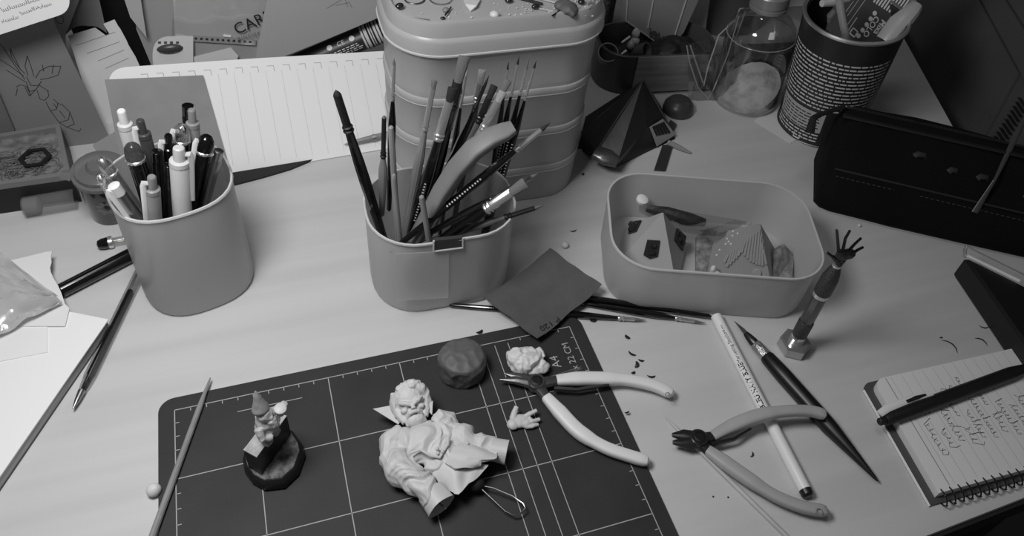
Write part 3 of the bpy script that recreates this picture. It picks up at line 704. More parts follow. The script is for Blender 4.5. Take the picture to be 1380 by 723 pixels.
# ------------------------------------------------------------------ gnome on its rock
gn = thing('gnome_figurine', 'tiny grey gnome in a pointed hat raising a mug, on a dark rock base', 'figurine', at(370, 625, MATZ))
base = [at(x, y, MATZ) for x, y in ((331, 626), (334, 640), (344, 654), (360, 663), (386, 660), (404, 643), (413, 618), (410, 605), (398, 588), (378, 580), (350, 590), (336, 606))]
cen = sum(base) / len(base)
rk = B(); rk.rings([[p + A(0, 0, z) + (cen - p) * k for p in base] for z, k in ((0, .02), (.25, -.02), (.7, .03), (.92, .12))])
rk.make('rock_base', mat('black_painted_base', .13, .35, bump=(150, .6)), gn, ang=50)
B().slab([p + A(0, 0, .98) + (cen - p) * .14 for p in base], (0, 0, 1), .1).make('ground_top', mat('granular_ground', .48, .9, var=(260, .7), bump=(300, .9)), gn)
blk = [at(330, 607, 3.4), at(348, 617, 3.4), at(388, 561, 3.4), at(369, 556, 3.4)]
B().rings([[p - A(0, 0, 3.1) for p in blk], [p - A(0, 0, .1) for p in blk]]).make('wedge_block', MATS['black_painted_base'], gn, smooth=False)
B().slab(blk, (0, 0, 1), .12).make('plank_top', mat('pale_plank', .66, .8, var=(200, .3)), gn, smooth=False)
go = at(366, 590, 3.4); gf = unit(A(.75, -.66, 0)); gs = A(-gf[1], gf[0], 0)
GS = 1.34
G = lambda f, s_, z: go + (gf * f + gs * s_ + A(0, 0, z)) * GS
b = B()
for s_ in (-.28, .28): b.tube([G(.25, s_, .1), G(0, s_, .15), G(0, s_, .55)], [.24, .29, .3], 8)
b.ell(G(0, 0, .95), (.7, .67, .76)); b.ell(G(0, 0, 1.4), (.6, .6, .55)); b.ell(G(.05, 0, 1.95), (.46, .44, .48))
b.tube([G(.32, 0, 1.8), G(.45, 0, 1.5), G(.45, 0, 1.15)], [.32, .32, .12], 8)
b.tube([G(.0, -.5, 1.5), G(.25, -.68, 1.1), G(.5, -.35, .95)], [.24, .22, .18], 8)
b.tube([G(.0, .45, 1.5), G(.3, .75, 1.6), G(.45, .85, 1.9)], [.24, .21, .18], 8)
b.ell(G(.38, 0, 1.95), .13, n=8, m=6)
fuse(b, 'gnome_body', mat('grey_painted_gnome', .70, .6, var=(120, .25)), gn, .045, lambda p, n: .05 * ridged(p, 2.6), 1)
b = B(); b.lathe([(.5, 0), (.52, .14), (.40, .46), (.26, .9), (.15, 1.25), (.03, 1.5)], G(-.12, 0, 2.2), unit(A(-.05, .3, 1)), 14)
fuse(b, 'pointed_hat', mat('mid_grey_hat', .55, .6), gn, .045, lambda p, n: .03 * nz(p, 3), 1)
B().lathe([(.2, 0), (.26, .1), (.26, .5), (.36, .55), (.36, .68), (.25, .75)], at(379, 556, 5.7) - A(0, 0, .2), (0.1, -.1, 1), 14).make('mug', mat('pale_mug', .78, .5), gn)
B().tube([at(372, 562, 5.4), at(375, 566, 5.2), at(379, 566, 5.2)], .15, 8).make('hand', MATS['grey_painted_gnome'], gn)

# ------------------------------------------------------------------ clay puck, sculpted head, small hand
cc = at(621, 500, MATZ)
b = B(); b.lathe([(1.55, 0), (1.65, .3), (1.68, 1.4), (1.45, 1.85), (.8, 2.05), (.1, 2.08)], cc, (0, 0, 1), 32)
def clay(p, n):
    q = np.array(p) - cc - A(0, 0, 1.0); nv = np.array(n); dd = 0.0
    for k_, d_ in FAC:
        ex = q @ k_ - d_
        if ex > 0 and nv @ k_ > .25: dd = max(dd, ex / (nv @ k_))
    return -min(dd, .5) + .05 * nz(p, 1.4, 5) + .05 * ridged(p, 1.5, 2)
rng = random.Random(8); FAC = []
for k in range(30):
    th, ph = rng.uniform(0, 6.28), rng.uniform(-.1, 1.5); v_ = A(math.cos(th) * math.cos(ph), math.sin(th) * math.cos(ph), math.sin(ph))
    FAC.append((v_, (1.52 * math.cos(ph) + .88 * math.sin(ph)) * rng.uniform(.97, 1.07)))
tag(fuse(b, 'clay_lump', mat('dark_clay', .36, .55, bump=(80, .15)), None, .07, clay, 1), 'dark grey puck of modelling clay with a chipped faceted surface', 'clay')
ho2 = at(707, 488, 1.0)
b = B(); b.ell(ho2, (1.2, 1.0, .85)); b.ell(ho2 + A(-.55, .3, .2), (.8, .75, .7)); b.ell(ho2 + A(.75, .05, .0), (.55, .6, .6)); b.ell(ho2 + A(1.0, -.55, -.1), (.5, .55, .5)); b.ell(ho2 + A(.35, -.7, -.2), (.6, .4, .5))
b.tube([ho2 + A(.7, .35, .3), ho2 + A(1.15, .45, .25), ho2 + A(1.3, -.2, .2)], [.2, .25, .2], 8); b.tube([ho2 + A(-.9, -.1, .3), ho2 + A(-.6, -.6, .3), ho2 + A(.1, -.8, .2)], .22, 8)
def wavy(p, n): return .16 * ridged((p[0] + .8 * nz(p, 1.1), p[1], p[2]), 1.3, 4) - .05 + .03 * nz(p, 4)
tag(fuse(b, 'head_sculpture', mat('white_resin', .86, .55), None, .05, wavy, 1), 'small white sculpted head with wavy hair lying above the long-nosed pliers', 'sculpture')
hd = B(); hp = lambda px, py, z: at(px, py, z)
hd.ell(hp(699, 569, .5), (.75, .5, .3)); hd.ell(hp(690, 573, .5), (.42, .42, .3)); hd.ell(hp(707, 571, .5), (.45, .4, .26))
hd.tube([hp(690, 566, .55), hp(692, 557, .75), hp(695, 549, .95)], [.27, .21, .17], 8)
hd.tube([hp(705, 564, .55), hp(713, 558.5, .75), hp(722, 554.5, .8)], [.2, .16, .14], 8)
hd.tube([hp(707, 567, .5), hp(713, 566, .6), hp(716, 568, .4)], [.2, .16, .13], 8)
hd.tube([hp(708, 571, .5), hp(716, 569, .62), hp(726, 566.5, .55)], [.2, .15, .13], 8)
hd.tube([hp(707, 576, .45), hp(716, 576, .5), hp(724, 573.5, .4)], [.19, .14, .12], 8)
tag(fuse(hd, 'sculpted_hand', M_resin, None, .035, lambda p, n: .02 * nz(p, 5), 1), 'tiny pale resin hand with spread thumb, lying on the mat grid', 'sculpture')

# ------------------------------------------------------------------ pliers
def pliers(label, piv, tips, h1, h2, w, mh, mj, shank, jw, zz=.85):
    pv = at(*piv, zz); t = thing('pliers', label, 'pliers', (pv[0], pv[1], 0.2))
    for tip, off in tips:
        tp = at(*tip, zz); mid = pv + (tp - pv) * .55 + A(*off, 0)
        B().tube([pv + (pv - tp) * .25, pv, mid, tp], jw, 10, up=(0, 0, 1)).make('jaw', mj, t)
    jo_ = B().lathe([(.56, -.34), (.62, -.28), (.62, .30), (.54, .36)], pv, (0, 0, 1), 18); jo_ = jo_.make('joint', mj, t)
    B().lathe([(.38, .3), (.40, .42), (.30, .44), (.28, .40), (.05, .40)], pv, (0, 0, 1), 16).make('pivot_screw', M_darksteel, jo_)
    for h, sh in ((h1, shank[0]), (h2, shank[1])):
        pts = [at(px, py, z) for px, py, z in h]; n = len(pts)
        # smooth the path
        P = []
        for i in range(n - 1):
            p0, p1, p2, p3 = pts[max(i - 1, 0)], pts[i], pts[i + 1], pts[min(i + 2, n - 1)]
            for k in range(5):
                q = k / 5; P.append(.5 * ((2 * p1) + (p2 - p0) * q + (2 * p0 - 5 * p1 + 4 * p2 - p3) * q * q + (3 * p1 - p0 - 3 * p2 + p3) * q ** 3))
        P.append(pts[-1]); m = len(P); sq = lambda a_: a_
        prof = lambda s_: w * (.78 + 1.3 * s_ if s_ < .2 else 1.06 if s_ < .46 else 1.06 - 2.6 * (s_ - .46) if s_ < .53 else .88 if s_ < .9 else .88 * math.sqrt(max(.02, 1 - ((s_ - .9) / .1) ** 2)))
        B().tube(P, [(prof(i / (m - 1)), prof(i / (m - 1)) * .82) for i in range(m)], 16, up=(0, 0, 1), sq=.6).make('handle', mh, t)
        i0, i1 = int(m * .02), int(m * .5)
        mid = (P[i0] + P[i1]) / 2
        B().tube([pv, P[0], P[3]], [(.5, .28), (.38, .25), (.28, .2)], 8, up=(0, 0, 1)).make('shank', mj, t)
    s0, s1, s2 = [at(*p, zz) for p in shank[2]]
    B().tube([s0, s1, s2], [(.16, .2), (.13, .18), (.1, .14)], 8, up=(0, 0, 1)).make('return_spring', mj, t)
    return t
M_jaw = mat('plier_steel', .36, .3, metal=.6, bump=(300, .08))
pl1 = pliers('white-handled long-nosed pliers lying open across the mat edge', (721, 518), (((672, 513), (-.0, .12)), ((679, 505), (0, .1))),
       [(748, 514, .9), (775, 512, .9), (810, 512, .85), (845, 514, .8), (880, 522, .75), (905, 534, .7)],
       [(734, 536, .9), (752, 556, .9), (778, 583, .85), (812, 604, .8), (845, 616, .75), (873, 624, .7)], .46, mat('scuffed_white_grip', .90, .45, var=(35, .16, .2, .45), v2=.72), M_jaw, (0, 0, ((745, 525), (775, 527), (818, 520))), [(.4, .3), (.55, .34), (.34, .28), (.06, .1)])
pl2 = pliers('grey-handled side cutters lying over the white pencil', (938, 594), (((903, 588), (0, .15)), ((904, 598), (0, -.15))),
       [(957, 590, .9), (985, 575, 1.2), (1020, 562, 1.55), (1055, 556, 1.6), (1088, 556, 1.55), (1110, 562, 1.5)],
       [(950, 608, .8), (972, 624, .8), (1000, 644, .8), (1040, 670, .8), (1080, 686, .8), (1113, 691, .75)], .44, mat('grey_grip', .66, .5, var=(35, .08)), mat('black_steel', .24, .3, metal=.6), (0, 0, ((955, 601), (985, 594), (1008, 580))), [(.5, .32), (.62, .36), (.42, .3), (.14, .14)])
for (tt, p, r) in ((pl1, (897, 534, 1.15), .2), (pl2, (1100, 692, 1.1), .24)):
    c = at(*p); B().lathe([(r, 0), (r, .04), (r * .7, .04), (r * .7, 0)], c, (0, -.4, 1), 14, False, False).make('grip_badge', M_greyink, tt)
# ------------------------------------------------------------------ small tools lying on the desk
def stick(name, label, cat, p0, p1, r, m, z=None, taper0=.2, taper1=.8, n=10):
    a, c = at(p0[0], p0[1], z if z is not None else r), at(p1[0], p1[1], z if z is not None else r); d = unit(c - a); L = np.linalg.norm(c - a)
    return tag(B().tube([a, a + d * min(1.6, L * .15), c - d * .3, c], [r * taper0, r, r, r * taper1], n).make(name, m), label, cat)
s0, s1 = at(286, 510, .45), at(200, 749, .45)
d = unit(s1 - s0); L = np.linalg.norm(s1 - s0)
tag(B().tube([s0, s0 + d * 1.0, s0 + d * 2.2, s1], [.05, .12, .19, .22], 10).make('wooden_skewer', M_wooden), 'pale wooden skewer with pointed end lying across the mat corner', 'skewer')
stick('thin_stick', 'thin pale stick with a sharp end under the side cutters', 'stick', (893, 563), (1070, 738), .16, mat('pale_stick', .72, .5, var=(50, .1)), .16, .15)
c = at(211, 661, .42); tag(fuse(B().ell(c, (.45, .42, .42)), 'putty_ball', mat('white_putty', .84, .6), None, .05, lambda p, n: .02 * nz(p, 3), 1), 'small round white putty ball on the desk by the mat edge', 'putty')

# white pencil
a, c = at(961, 427, .42), at(1086, 672, .42); d = unit(c - a); L = np.linalg.norm(c - a)
pk = thing('pencil', 'white printed pencil with a dark dipped end under the side cutters', 'pencil', (a + c) / 2 * A(1, 1, 0))
shf = B().tube([a, a + d * .06, a + d * (L - .55), a + d * (L - .5)], [.34, .42, .42, .42], 16).make('shaft', mat('glossy_white_paint', .92, .3), pk)
B().tube([a + d * (L - .5), a + d * (L - .15), c], [.42, .41, .25], 16).make('dipped_end', mat('dark_dip', .12, .35), pk)
side = unit(np.cross(A(0, 0, 1), -d)); axis0 = a
def on_pencil(s0, ph):
    def fn(u, v):
        th = v / .42 + ph; return a + d * (s0 - u) + (A(0, 0, 1) * math.cos(th) + side * math.sin(th)) * .428
    return fn
text('BLEU NAVY BLUE', .5, on_pencil(L * .57, .15), 'lettering', M_ink, shf, bold=.015)
text('Marketing Studio', .40, on_pencil(L * .31, .2), 'lettering', M_ink, shf)
text('HB pro', .26, on_pencil(L * .13, .3), 'lettering', M_ink, shf)
# craft knife
a, c = at(986, 434, .5), at(1179, 651, .4); d = unit(c - a); L = np.linalg.norm(c - a); P = lambda s_: a + d * s_
kn = thing('craft_knife', 'black craft knife with a steel collar and pointed blade', 'knife', (a + c) / 2 * A(1, 1, 0))
sd = unit(np.cross(d, A(0, 0, 1)))
B().slab([P(0), P(1.9) + sd * .22, P(2.0) - sd * .22, P(.9) - sd * .22], (0, 0, 1), .07).make('blade', M_steel, kn, smooth=False)
B().tube([P(1.3), P(1.6), P(2.2), P(2.5)], [.2, .28, .36, .3], 14).make('chuck', M_darksteel, kn)
B().tube([P(2.4), P(2.5), P(3.6), P(3.7)], [.38, .45, .47, .43], 16).make('knurled_collar', mat('knurled_steel', .75, .3, metal=.9, bump=(700, .8)), kn)
khn = B().tube([P(3.6), P(3.8), P(5.5), P(L - 4.5), P(L - .3), P(L)], [.48, .55, .62, .6, .12, .04], 16).make('handle', mat('black_matt_handle', .085, .38), kn)
b = B()
for k in range(4): b.ell(P(5.6 + k * .45) + A(0, 0, .52) + sd * .1, .05, n=6, m=4)
b.make('grip_dots', M_greyink, khn)

# ballpoint, marker and the clear pen behind the cup
a, c = at(103, 552, .4), at(196, 357, .4); d = unit(c - a); L = np.linalg.norm(c - a); P = lambda s_: a + d * s_
bp = thing('ballpoint_pen', 'clear hexagonal ballpoint pen with dark refill lying beside the white pad', 'pen', (a + c) / 2 * A(1, 1, 0))
B().tube([P(1.3), P(1.7), P(2.6), P(L)], [.2, .3, .40, .40], 6).make('clear_barrel', M_clearp, bp, ang=20)
B().tube([P(1.2), P(2.6), P(2.7), P(L - 2.6)], [.12, .13, .2, .2], 10).make('refill', mat('dark_refill', .10, .3), bp)
B().tube([P(0), P(.08), P(.6), P(1.4)], [.03, .06, .17, .24], 12).make('steel_tip', M_steel, bp)
a, c = at(86, 393, .55), at(186, 341, .55); d = unit(c - a); P = lambda s_: a + d * s_; L = np.linalg.norm(c - a)
mk = thing('marker_pen', 'thick glossy black marker lying behind the pen cup', 'marker', (a + c) / 2 * A(1, 1, 0))
B().tube([P(0), P(.05), P(L * .6), P(L + 1)], [.5, .55, .56, .56], 18).make('cap_body', M_blackgloss, mk)
B().tube([P(-.15), P(0.02)], [.38, .48], 14).make('end_cap', M_softblack, mk)
a, c = at(134, 331, .45), at(196, 318, .45); d = unit(c - a); P = lambda s_: a + d * s_
cp = thing('capped_pen', 'clear pen with a black bullet end lying behind the pen cup', 'pen', (a + c) / 2 * A(1, 1, 0))
B().tube([P(0), P(.1), P(.4), P(.85)], [.12, .32, .44, .46], 14).make('bullet_cap', M_blackgloss, cp)
B().tube([P(.82), P(.88), P(1.15), P(1.2)], [.42, .5, .5, .4], 14).make('ring', M_chrome, cp)
B().tube([P(1.1), P(3.6)], .3, 12).make('clear_barrel', M_clearp, cp)

# brushes lying under the sandpaper
brush('round brush lying flat with its fine tip furthest from the sandpaper', at(948, 437, .3), at(760, 406, .3), .13, .3, .9, 1.5, 'grey', 'steel', 'black', 'round', False, 'brushes lying under the sandpaper')
brush('flat-lying brush with ringed butt and dark tip just clear of the sandpaper', at(868, 433, .3), at(604, 412, .3), .14, .28, .9, 1.3, 'grey', 'steel', 'black', 'round', False, 'brushes lying under the sandpaper')
brush('long black brush handle lying closest to the low tub, tip under the sandpaper', at(700, 390, .35), at(955, 428, .35), .13, .3, .9, 1.5, 'grey', 'steel', 'black', 'round', False, 'brushes lying under the sandpaper')
# sandpaper
sc = [at(739, 337, 2.2), at(650, 402, 1.2), at(722, 459, .9), at(808, 386, 1.25)]
def sf(u, v):
    p = (sc[0] * (1 - u) + sc[3] * u) * (1 - v) + (sc[1] * (1 - u) + sc[2] * u) * v
    p = p + A(.18 * nz((u * 3, v * 3, 0), 1, 3) * (1 if 0 < u < 1 else .4), .18 * nz((u * 3, v * 3, 4), 1, 3), 0)
    return p + A(0, 0, -.55 * math.sin(math.pi * v) * .8 + .25 * (2 * u - 1) ** 2 * .5 + .08 * nz((u * 4, v * 4, 0), 1))
sp = B().sheet(sf, 16, 16, .06).make('sandpaper', mat('dark_sandpaper', .335, .9, var=(70, .10), bump=(900, .5)))
tag(sp, 'square of dark sandpaper curling over the brushes, stamped on its back', 'sandpaper')
def on_sand(u, v):
    # reading direction runs down-left in the photograph
    o = np.array([.93, .62]); e1 = np.array([-.13, .30]) / 2.0; e1 = np.array([-.020, .105]); e2 = np.array([.105, .02])
    q = o + e1 * u + e2 * v; p = sf(float(q[0]), float(q[1])); q2 = sf(float(q[0]) + .01, float(q[1])); q3 = sf(float(q[0]), float(q[1]) + .01)
    n = unit(np.cross(q2 - p, q3 - p)); n = n if n[2] > 0 else -n
    return p + n * .09
text('P 120', 1.0, on_sand, 'stamp', M_ink, sp, bold=.015)

# ------------------------------------------------------------------ pin vise with copper hand on a hex nut
nb = at(1063, 471, 0)
ax = unit(at_y(1124, 357, nb[1]) - nb)
st = thing('hand_stand', 'wire-fingered miniature hand on a pin vise standing in a big hex nut', 'stand', nb)
hx_ = [(nb[0] + 1.2 * math.cos(math.pi / 3 * k + .5), nb[1] + 1.2 * math.sin(math.pi / 3 * k + .5)) for k in range(6)]
B().prism(hx_, 0, 1.05, .14).make('hex_nut', mat('bright_nut', .74, .22, metal=.8, bump=(60, .15)), st, ang=20)
def seg(prof, name, m, n=18): B().lathe([(r, h) for h, r in prof], nb, ax, n).make(name, m, st)
HT = np.linalg.norm(at_y(1124, 357, nb[1]) - nb)
q = HT / 9.3
seg([(.9 * q, .55), (1.0 * q, .58), (1.75 * q, .52), (1.8 * q, .45)], 'bright_collar', M_chrome)
seg([(1.7 * q, .5), (1.75 * q, .56), (3.2 * q, .56), (3.3 * q, .5)], 'knurled_foot', mat('dark_knurl', .34, .4, metal=.7, bump=(900, .9)))
seg([(3.2 * q, .46), (3.4 * q, .5), (6.0 * q, .5), (6.1 * q, .46)], 'steel_shaft', mat('grey_shaft', .45, .3, metal=.8), 8)
seg([(6.0 * q, .5), (6.1 * q, .56), (6.5 * q, .5)], 'bright_band', M_chrome)
seg([(6.4 * q, .55), (6.5 * q, .62), (7.9 * q, .6), (8.6 * q, .46), (9.1 * q, .3)], 'chuck', MATS['dark_knurl'])
seg([(9.0 * q, .3), (9.25 * q, .32), (9.3 * q, .2)], 'chuck_ring', M_chrome)
hy_ = nb[1] - .05; hp = lambda px, py, dy=0: at_y(px, py, hy_ + dy)
M_cop = mat('dark_copper', .27, .4, metal=.5, bump=(200, .3))
b = B(); b.ell(hp(1134, 345), (.62, .3, .5)); b.ell(hp(1128, 344), (.35, .28, .45)); b.ell(hp(1141, 344), (.35, .28, .42)); b.tube([hp(1125, 358), hp(1130, 350)], [.25, .3], 8); b.tube([hp(1124, 352), hp(1117, 347)], [.25, .12], 8)
hnd = fuse(b, 'palm', M_cop, st, .04, lambda p, n: .03 * nz(p, 4), 1)
for pth in (((1125, 340), (1124, 328), (1122.5, 311.5)), ((1131, 338), (1134, 323), (1140, 312.5)), ((1139, 339), (1147, 330), (1155, 322.5)), ((1144, 343), (1151, 338), (1158, 334.5)), ((1121, 350), (1115, 346), (1108.5, 340.5))):
    B().tube([hp(*p, -.15 * i) for i, p in enumerate(pth)], [.11, .1, .09], 7).make('wire_finger', mat('black_wire', .13, .4, metal=.5), st)

# ------------------------------------------------------------------ spiral notepad with pen
o = at(1157, 522, .05); e2 = unit(A(1, -.03, 0)); e1 = unit(A(-.125, -.99, 0)); N1, N2 = 9.1, 15.5
NP = lambda u, v, z: o + e2 * u + e1 * v + A(0, 0, z)          # u along the spiral, v towards it
npd = thing('spiral_notepad', 'ruled spiral notepad with handwriting and a black coil', 'notepad', NP(7, 4.5, -.05) * A(1, 1, 0))
def rc(u0, v0, u1, v1, r=.8):
    pts = []
    for cx_, cy_, a0 in ((u0 + r, v0 + r, 180), (u1 - r, v0 + r, 270)):
        for k in range(6): a_ = math.radians(a0 + 18 * k); pts.append((cx_ + r * math.cos(a_), cy_ + r * math.sin(a_)))
    return pts + [(u1, v1), (u0, v1)]
def npslab(poly, z0, z1, name, m): return B().rings([[NP(u, v, z) for u, v in poly] for z in (z0, z1)]).make(name, m, npd, smooth=False)
npslab(rc(-.15, -.1, N2 + .2, N1 + .1), 0, .12, 'back_cover', mat('grey_board', .30, .6))
npslab([(-.17, .4), (-.08, .4), (-.08, N1 + .12), (-.17, N1 + .12)], .02, .16, 'cover_edge', M_paper)
npslab(rc(.55, .1, N2, N1 - .3), .12, .75, 'page_block', M_paper2)
tpg = npslab(rc(.56, .1, N2, N1 - .3), .75, .78, 'top_page', mat('notepad_page', .90, .8))
b = B(); fn = lambda u, v: NP(u, v, .787)
for k in range(15): u = 2.0 + .92 * k; b.ribbon([(u, .2), (u, N1 - .6)], .035, fn)
b.make('ruled_lines', M_lineink, tpg, smooth=False)
B().ribbon([(1.55, .2), (1.55, N1 - .6)], .06, fn).make('margin_line', M_greyink, tpg, smooth=False)
b = B(); rng = random.Random(4); wf = lambda u, v: NP(v, N1 - .6 - u, .79)
for k, words in enumerate((((1.9, 2.6, .75), (5.1, .5, .4)), ((2.2, 1.6, .7), (5.0, .35, .3)), ((2.5, 2.6, .7),), ((2.0, 1.5, .8), (4.3, 2.2, .6)), ((2.4, 2.2, .6), (5.5, 1.2, .5)), ((2.2, 3.2, .6), (6, 1.2, .5)), ((2.4, 1.6, .7), (4.6, 2.0, .5)), ((2.0, 2.8, .6),), ((2.2, 2.0, .6),), ((2.2, 2.6, .6),))):
    for (a_, ln_, h_) in words: scribble(b, a_, 2.25 + .92 * k * 1.0, ln_, h_, .04, wf, rng)
b.make('handwriting', mat('pen_ink', .22, .8), tpg, smooth=False)
for k in range(22):
    u = .75 + .68 * k; c = NP(u, N1 - .1, .42); pts = []
    for j in range(15):
        a_ = 2 * math.pi * j / 14 ; pts.append(c + e1 * (.58 * math.cos(a_)) + A(0, 0, .46 * math.sin(a_)) + e2 * (.13 * j / 14 * (1 if k % 2 else 1)))
    B().tube(pts, .055, 6).make('coil', M_blackgloss, npd)
a, c = at(1180, 571, 1.25), at(1396, 491, 1.25); d = unit(c - a); P = lambda s_: a + d * s_; L = np.linalg.norm(c - a); sd = unit(np.cross(A(0, 0, 1), d))
np_ = thing('pen', 'black click pen with a white clip lying across the spiral notepad', 'pen', (a + c) / 2 * A(1, 1, 0) + A(0, 0, .78))
B().tube([P(0), P(.06), P(.6)], [.22, .27, .28], 12).make('button', M_softblack, np_)
B().tube([P(.5), P(.6), P(1.2), P(1.25)], [.36, .42, .44, .4], 14).make('collar', M_softblack, np_)
B().tube([P(1.2), P(1.3), P(5), P(L - 3), P(L)], [.42, .46, .5, .5, .15], 16).make('barrel', mat('black_matt_pen', .10, .45), np_)
cl = [P(.2) + sd * .4 + A(0, 0, .35), P(1.0) + sd * .55 + A(0, 0, .45), P(3.2) + sd * .62 + A(0, 0, .45), P(5.0) + sd * .5 + A(0, 0, .42)]
clp = B().tube(cl, [(.24, .08), (.28, .1), (.26, .09), (.2, .06)], 8, up=(0, 0, 1)).make('clip', mat('white_plastic', .9, .4), np_)
B().tube([P(2.6) + sd * .5 + A(0, 0, .53), P(3.6) + sd * .52 + A(0, 0, .53), P(4.4) + sd * .5 + A(0, 0, .5)], [(.12, .03), (.14, .03), (.08, .03)], 8, up=(0, 0, 1)).make('clip_slot', M_softblack, clp)

# ------------------------------------------------------------------ bits and shavings
def bit(name, label, px, py, r, m, group=None, long=1.0, z=0.0, ang=0.0):
    c = at(px, py, z + r * .8)
    fr = (A(math.cos(ang), math.sin(ang), 0), A(-math.sin(ang), math.cos(ang), 0), A(0, 0, 1))
    o = B().ell(c, (r * long, r, r * .8), fr, 9, 6).make(name, m); return tag(o, label, 'crumb' if 'crumb' in name or 'shaving' in name else 'bead', group)
def curl(label, px, py, l, ang, r=.07, z=0.0, name='shaving', group=None):
    c = at(px, py, z + r); P_ = [c + A(math.cos(ang + .5 * t) * l * t / 2, math.sin(ang + .5 * t) * l * t / 2, .04 * (1 - t * t)) for t in (-1, -.5, 0, .5, 1)]
    return tag(B().tube(P_, [r * .3, r, r * 1.2, r, r * .3], 6).make(name, M_softblack), label, 'shaving', group)
bit('putty_crumb', 'pale crumb of putty on the desk between brush tub and low tub', 759, 331, .32, MATS['white_putty'])
for lb, x, y, l, an, r in (('dark teardrop shaving nearest the flat-lying brush tips', 842, 456, .5, -1.0, .10), ('dark slanting shaving midway between brush tips and white pliers', 848, 479, .7, -.9, .07),
                        ('largest curl in the little knot of shavings above the white pliers', 856, 493, .6, 1.0, .11), ('thin curl topping the knot of shavings above the white pliers', 861, 488, .5, -.5, .06),
                        ('small crumb-like shaving under the knot above the white pliers', 851, 504, .35, .2, .08), ('flat dark shaving touching the upper white plier grip', 875, 510, .7, -.3, .06),
                        ('dark shaving on the desk edge of the mat between the plier grips', 843, 558, .4, .1, .06), ('short dark pencil-lead bit on the desk behind the clay puck', 646, 449, .6, .3, .09),
                        ('lone dark shaving just below the shorter lying brush tip', 797, 434, .65, -.25, .09),
                        ('straight dark thread nearest the spiral notepad corner', 1278, 466, 1.6, 1.85, .04), ('curved dark thread above the middle of the notepad', 1318, 460, 1.1, 2.1, .04),
                        ('faint short thread furthest from the notepad, near the black case', 1321, 444, .9, -.4, .035), ('dot-like dark speck beside the nut stand shadow', 1263, 457, .25, 0, .05),
                        ('dark splinter on the desk between the two plier grips of the side cutters', 1011, 615, .5, .8, .05), ('dark dash on the desk in front of the tall box', 771, 313, .7, .1, .04), ('black speck on the desk beside the foil packet end', 783, 236, .3, .5, .09)):
    curl(lb, x, y, l, an, r, MATZ if x == 843 else 0)
bit('crumb', 'minute dark crumb below the side cutter jaws', 958, 671, .06, M_softblack)
bit('crumb', 'minute dark crumb near the thin pale stick', 978, 672, .06, M_softblack)
bit('crumb', 'minute pale crumb on the desk in front of the black pouch', 1153, 305, .16, MATS['white_putty'])
# ------------------------------------------------------------------ white pad, torn paper and plastic bag by the pen cup
o = at(150, 431, 1.0); e1 = unit(A(-.463, -.886, 0)); e2 = unit(A(-.886, .463, 0))
pd = thing('drawing_pad', 'thick pad of white paper with grey page edges beside the ballpoint', 'pad', (o - A(0, 0, 1.0) + e1 * 10 + e2 * 8))
PD = lambda u, v, z: A(*(o + e1 * u + e2 * v)[:2], z)
def pdslab(u0, v0, u1, v1, z0, z1, name, m): B().rings([[PD(u, v, z) for u, v in ((u0, v0), (u1, v0), (u1, v1), (u0, v1))] for z in (z0, z1)]).make(name, m, pd, smooth=False)
pdslab(.05, .05, 30, 21, 0, .12, 'back_board', mat('grey_board', .30, .6))
pdslab(.1, .1, 29.8, 20.8, .12, .9, 'page_block', mat('page_edges', .70, .9, var=(500, .2), stretch=(.05, .05, 1)))
pdslab(0, 0, 30, 21, .9, 1.0, 'top_sheet', M_paper)
tag(B().slab([at(-60, 500, 1.06), at(69, 475, 1.06), at(69, 424, 1.06), at(-60, 405, 1.06)], (0, 0, 1), .05).make('paper_sheet', mat('second_white_paper', .92, .8), smooth=False), 'smaller loose white sheet lying on the thick pad', 'paper')
tp = [at(*p, 1.14) for p in ((34, 348), (66, 340), (75, 339), (73, 346), (74, 354), (72, 361), (73, 367), (77, 376), (83, 386), (87, 395), (92, 410), (98, 416), (92, 440), (40, 440), (-40, 430), (-60, 370))]
tag(B().slab(tp, (0, 0, 1), .06).make('torn_paper', mat('torn_white_paper', .90, .85), smooth=False), 'torn white paper scrap with a ragged side reaching past the thick pad', 'paper')
def pbag(u, v):
    p = at(-70 + (155 - 20 * v) * u + 0 * v, 285 + 118 * u + 0 * v, 2.0); q = at(-80 + 170 * u, 500 - 90 * u, 1.35)
    w = p * (1 - v) + q * v
    return w + A(0, 0, .4 * nz((u * 5, v * 5, 1), 1, 2) + .30 * ridged((u * 4 + v * 9, v * 6 - u * 2, 2), 1, 5) + .5 * math.sin(math.pi * v))
pb = B().sheet(pbag, 26, 20, .03).make('plastic_bag', mat('milky_film', .80, .16, clear=.34, bump=(60, .4), spec=.8)); tag(pb, 'crumpled milky plastic bag lying on the torn paper', 'bag')
# ------------------------------------------------------------------ jar, vial and framed box
jr = thing('small_jar', 'small dark glass jar with a smoky clear lid behind the pen cup', 'jar', (-4.5, 20.6, 0))
jo = A(-4.4, 20.4, 0); jx = unit(A(.06, -.16, 1))
jbd = B().lathe([(1.45, 0), (1.65, .2), (1.75, 2), (1.75, 4.4), (1.6, 4.8)], jo, jx, 24).make('jar_body', mat('dark_jar', .20, .15, coat=.5), jr)
B().lathe([(1.95, 4.75), (2.05, 4.8), (2.05, 5.15), (1.8, 5.2), (1.75, 5.5), (1.6, 5.6), (.9, 5.65), (.7, 5.95), (.2, 6.0)], jo, jx, 24).make('jar_lid', mat('smoky_lid', .50, .2, trans=.2, clear=.2), jr)
B().tube([jo + jx * 4.95 + A(-1.9, .1, 0), jo + jx * 4.95 + A(-2.7, .3, .1)], [(.7, .15), (.45, .12)], 10, up=(0, 0, 1)).make('lid_tab', MATS['smoky_lid'], jr)
def star(k): a_ = math.pi * k / 8; return (.9 if k % 2 else .55) * math.cos(a_), (.9 if k % 2 else .55) * math.sin(a_)
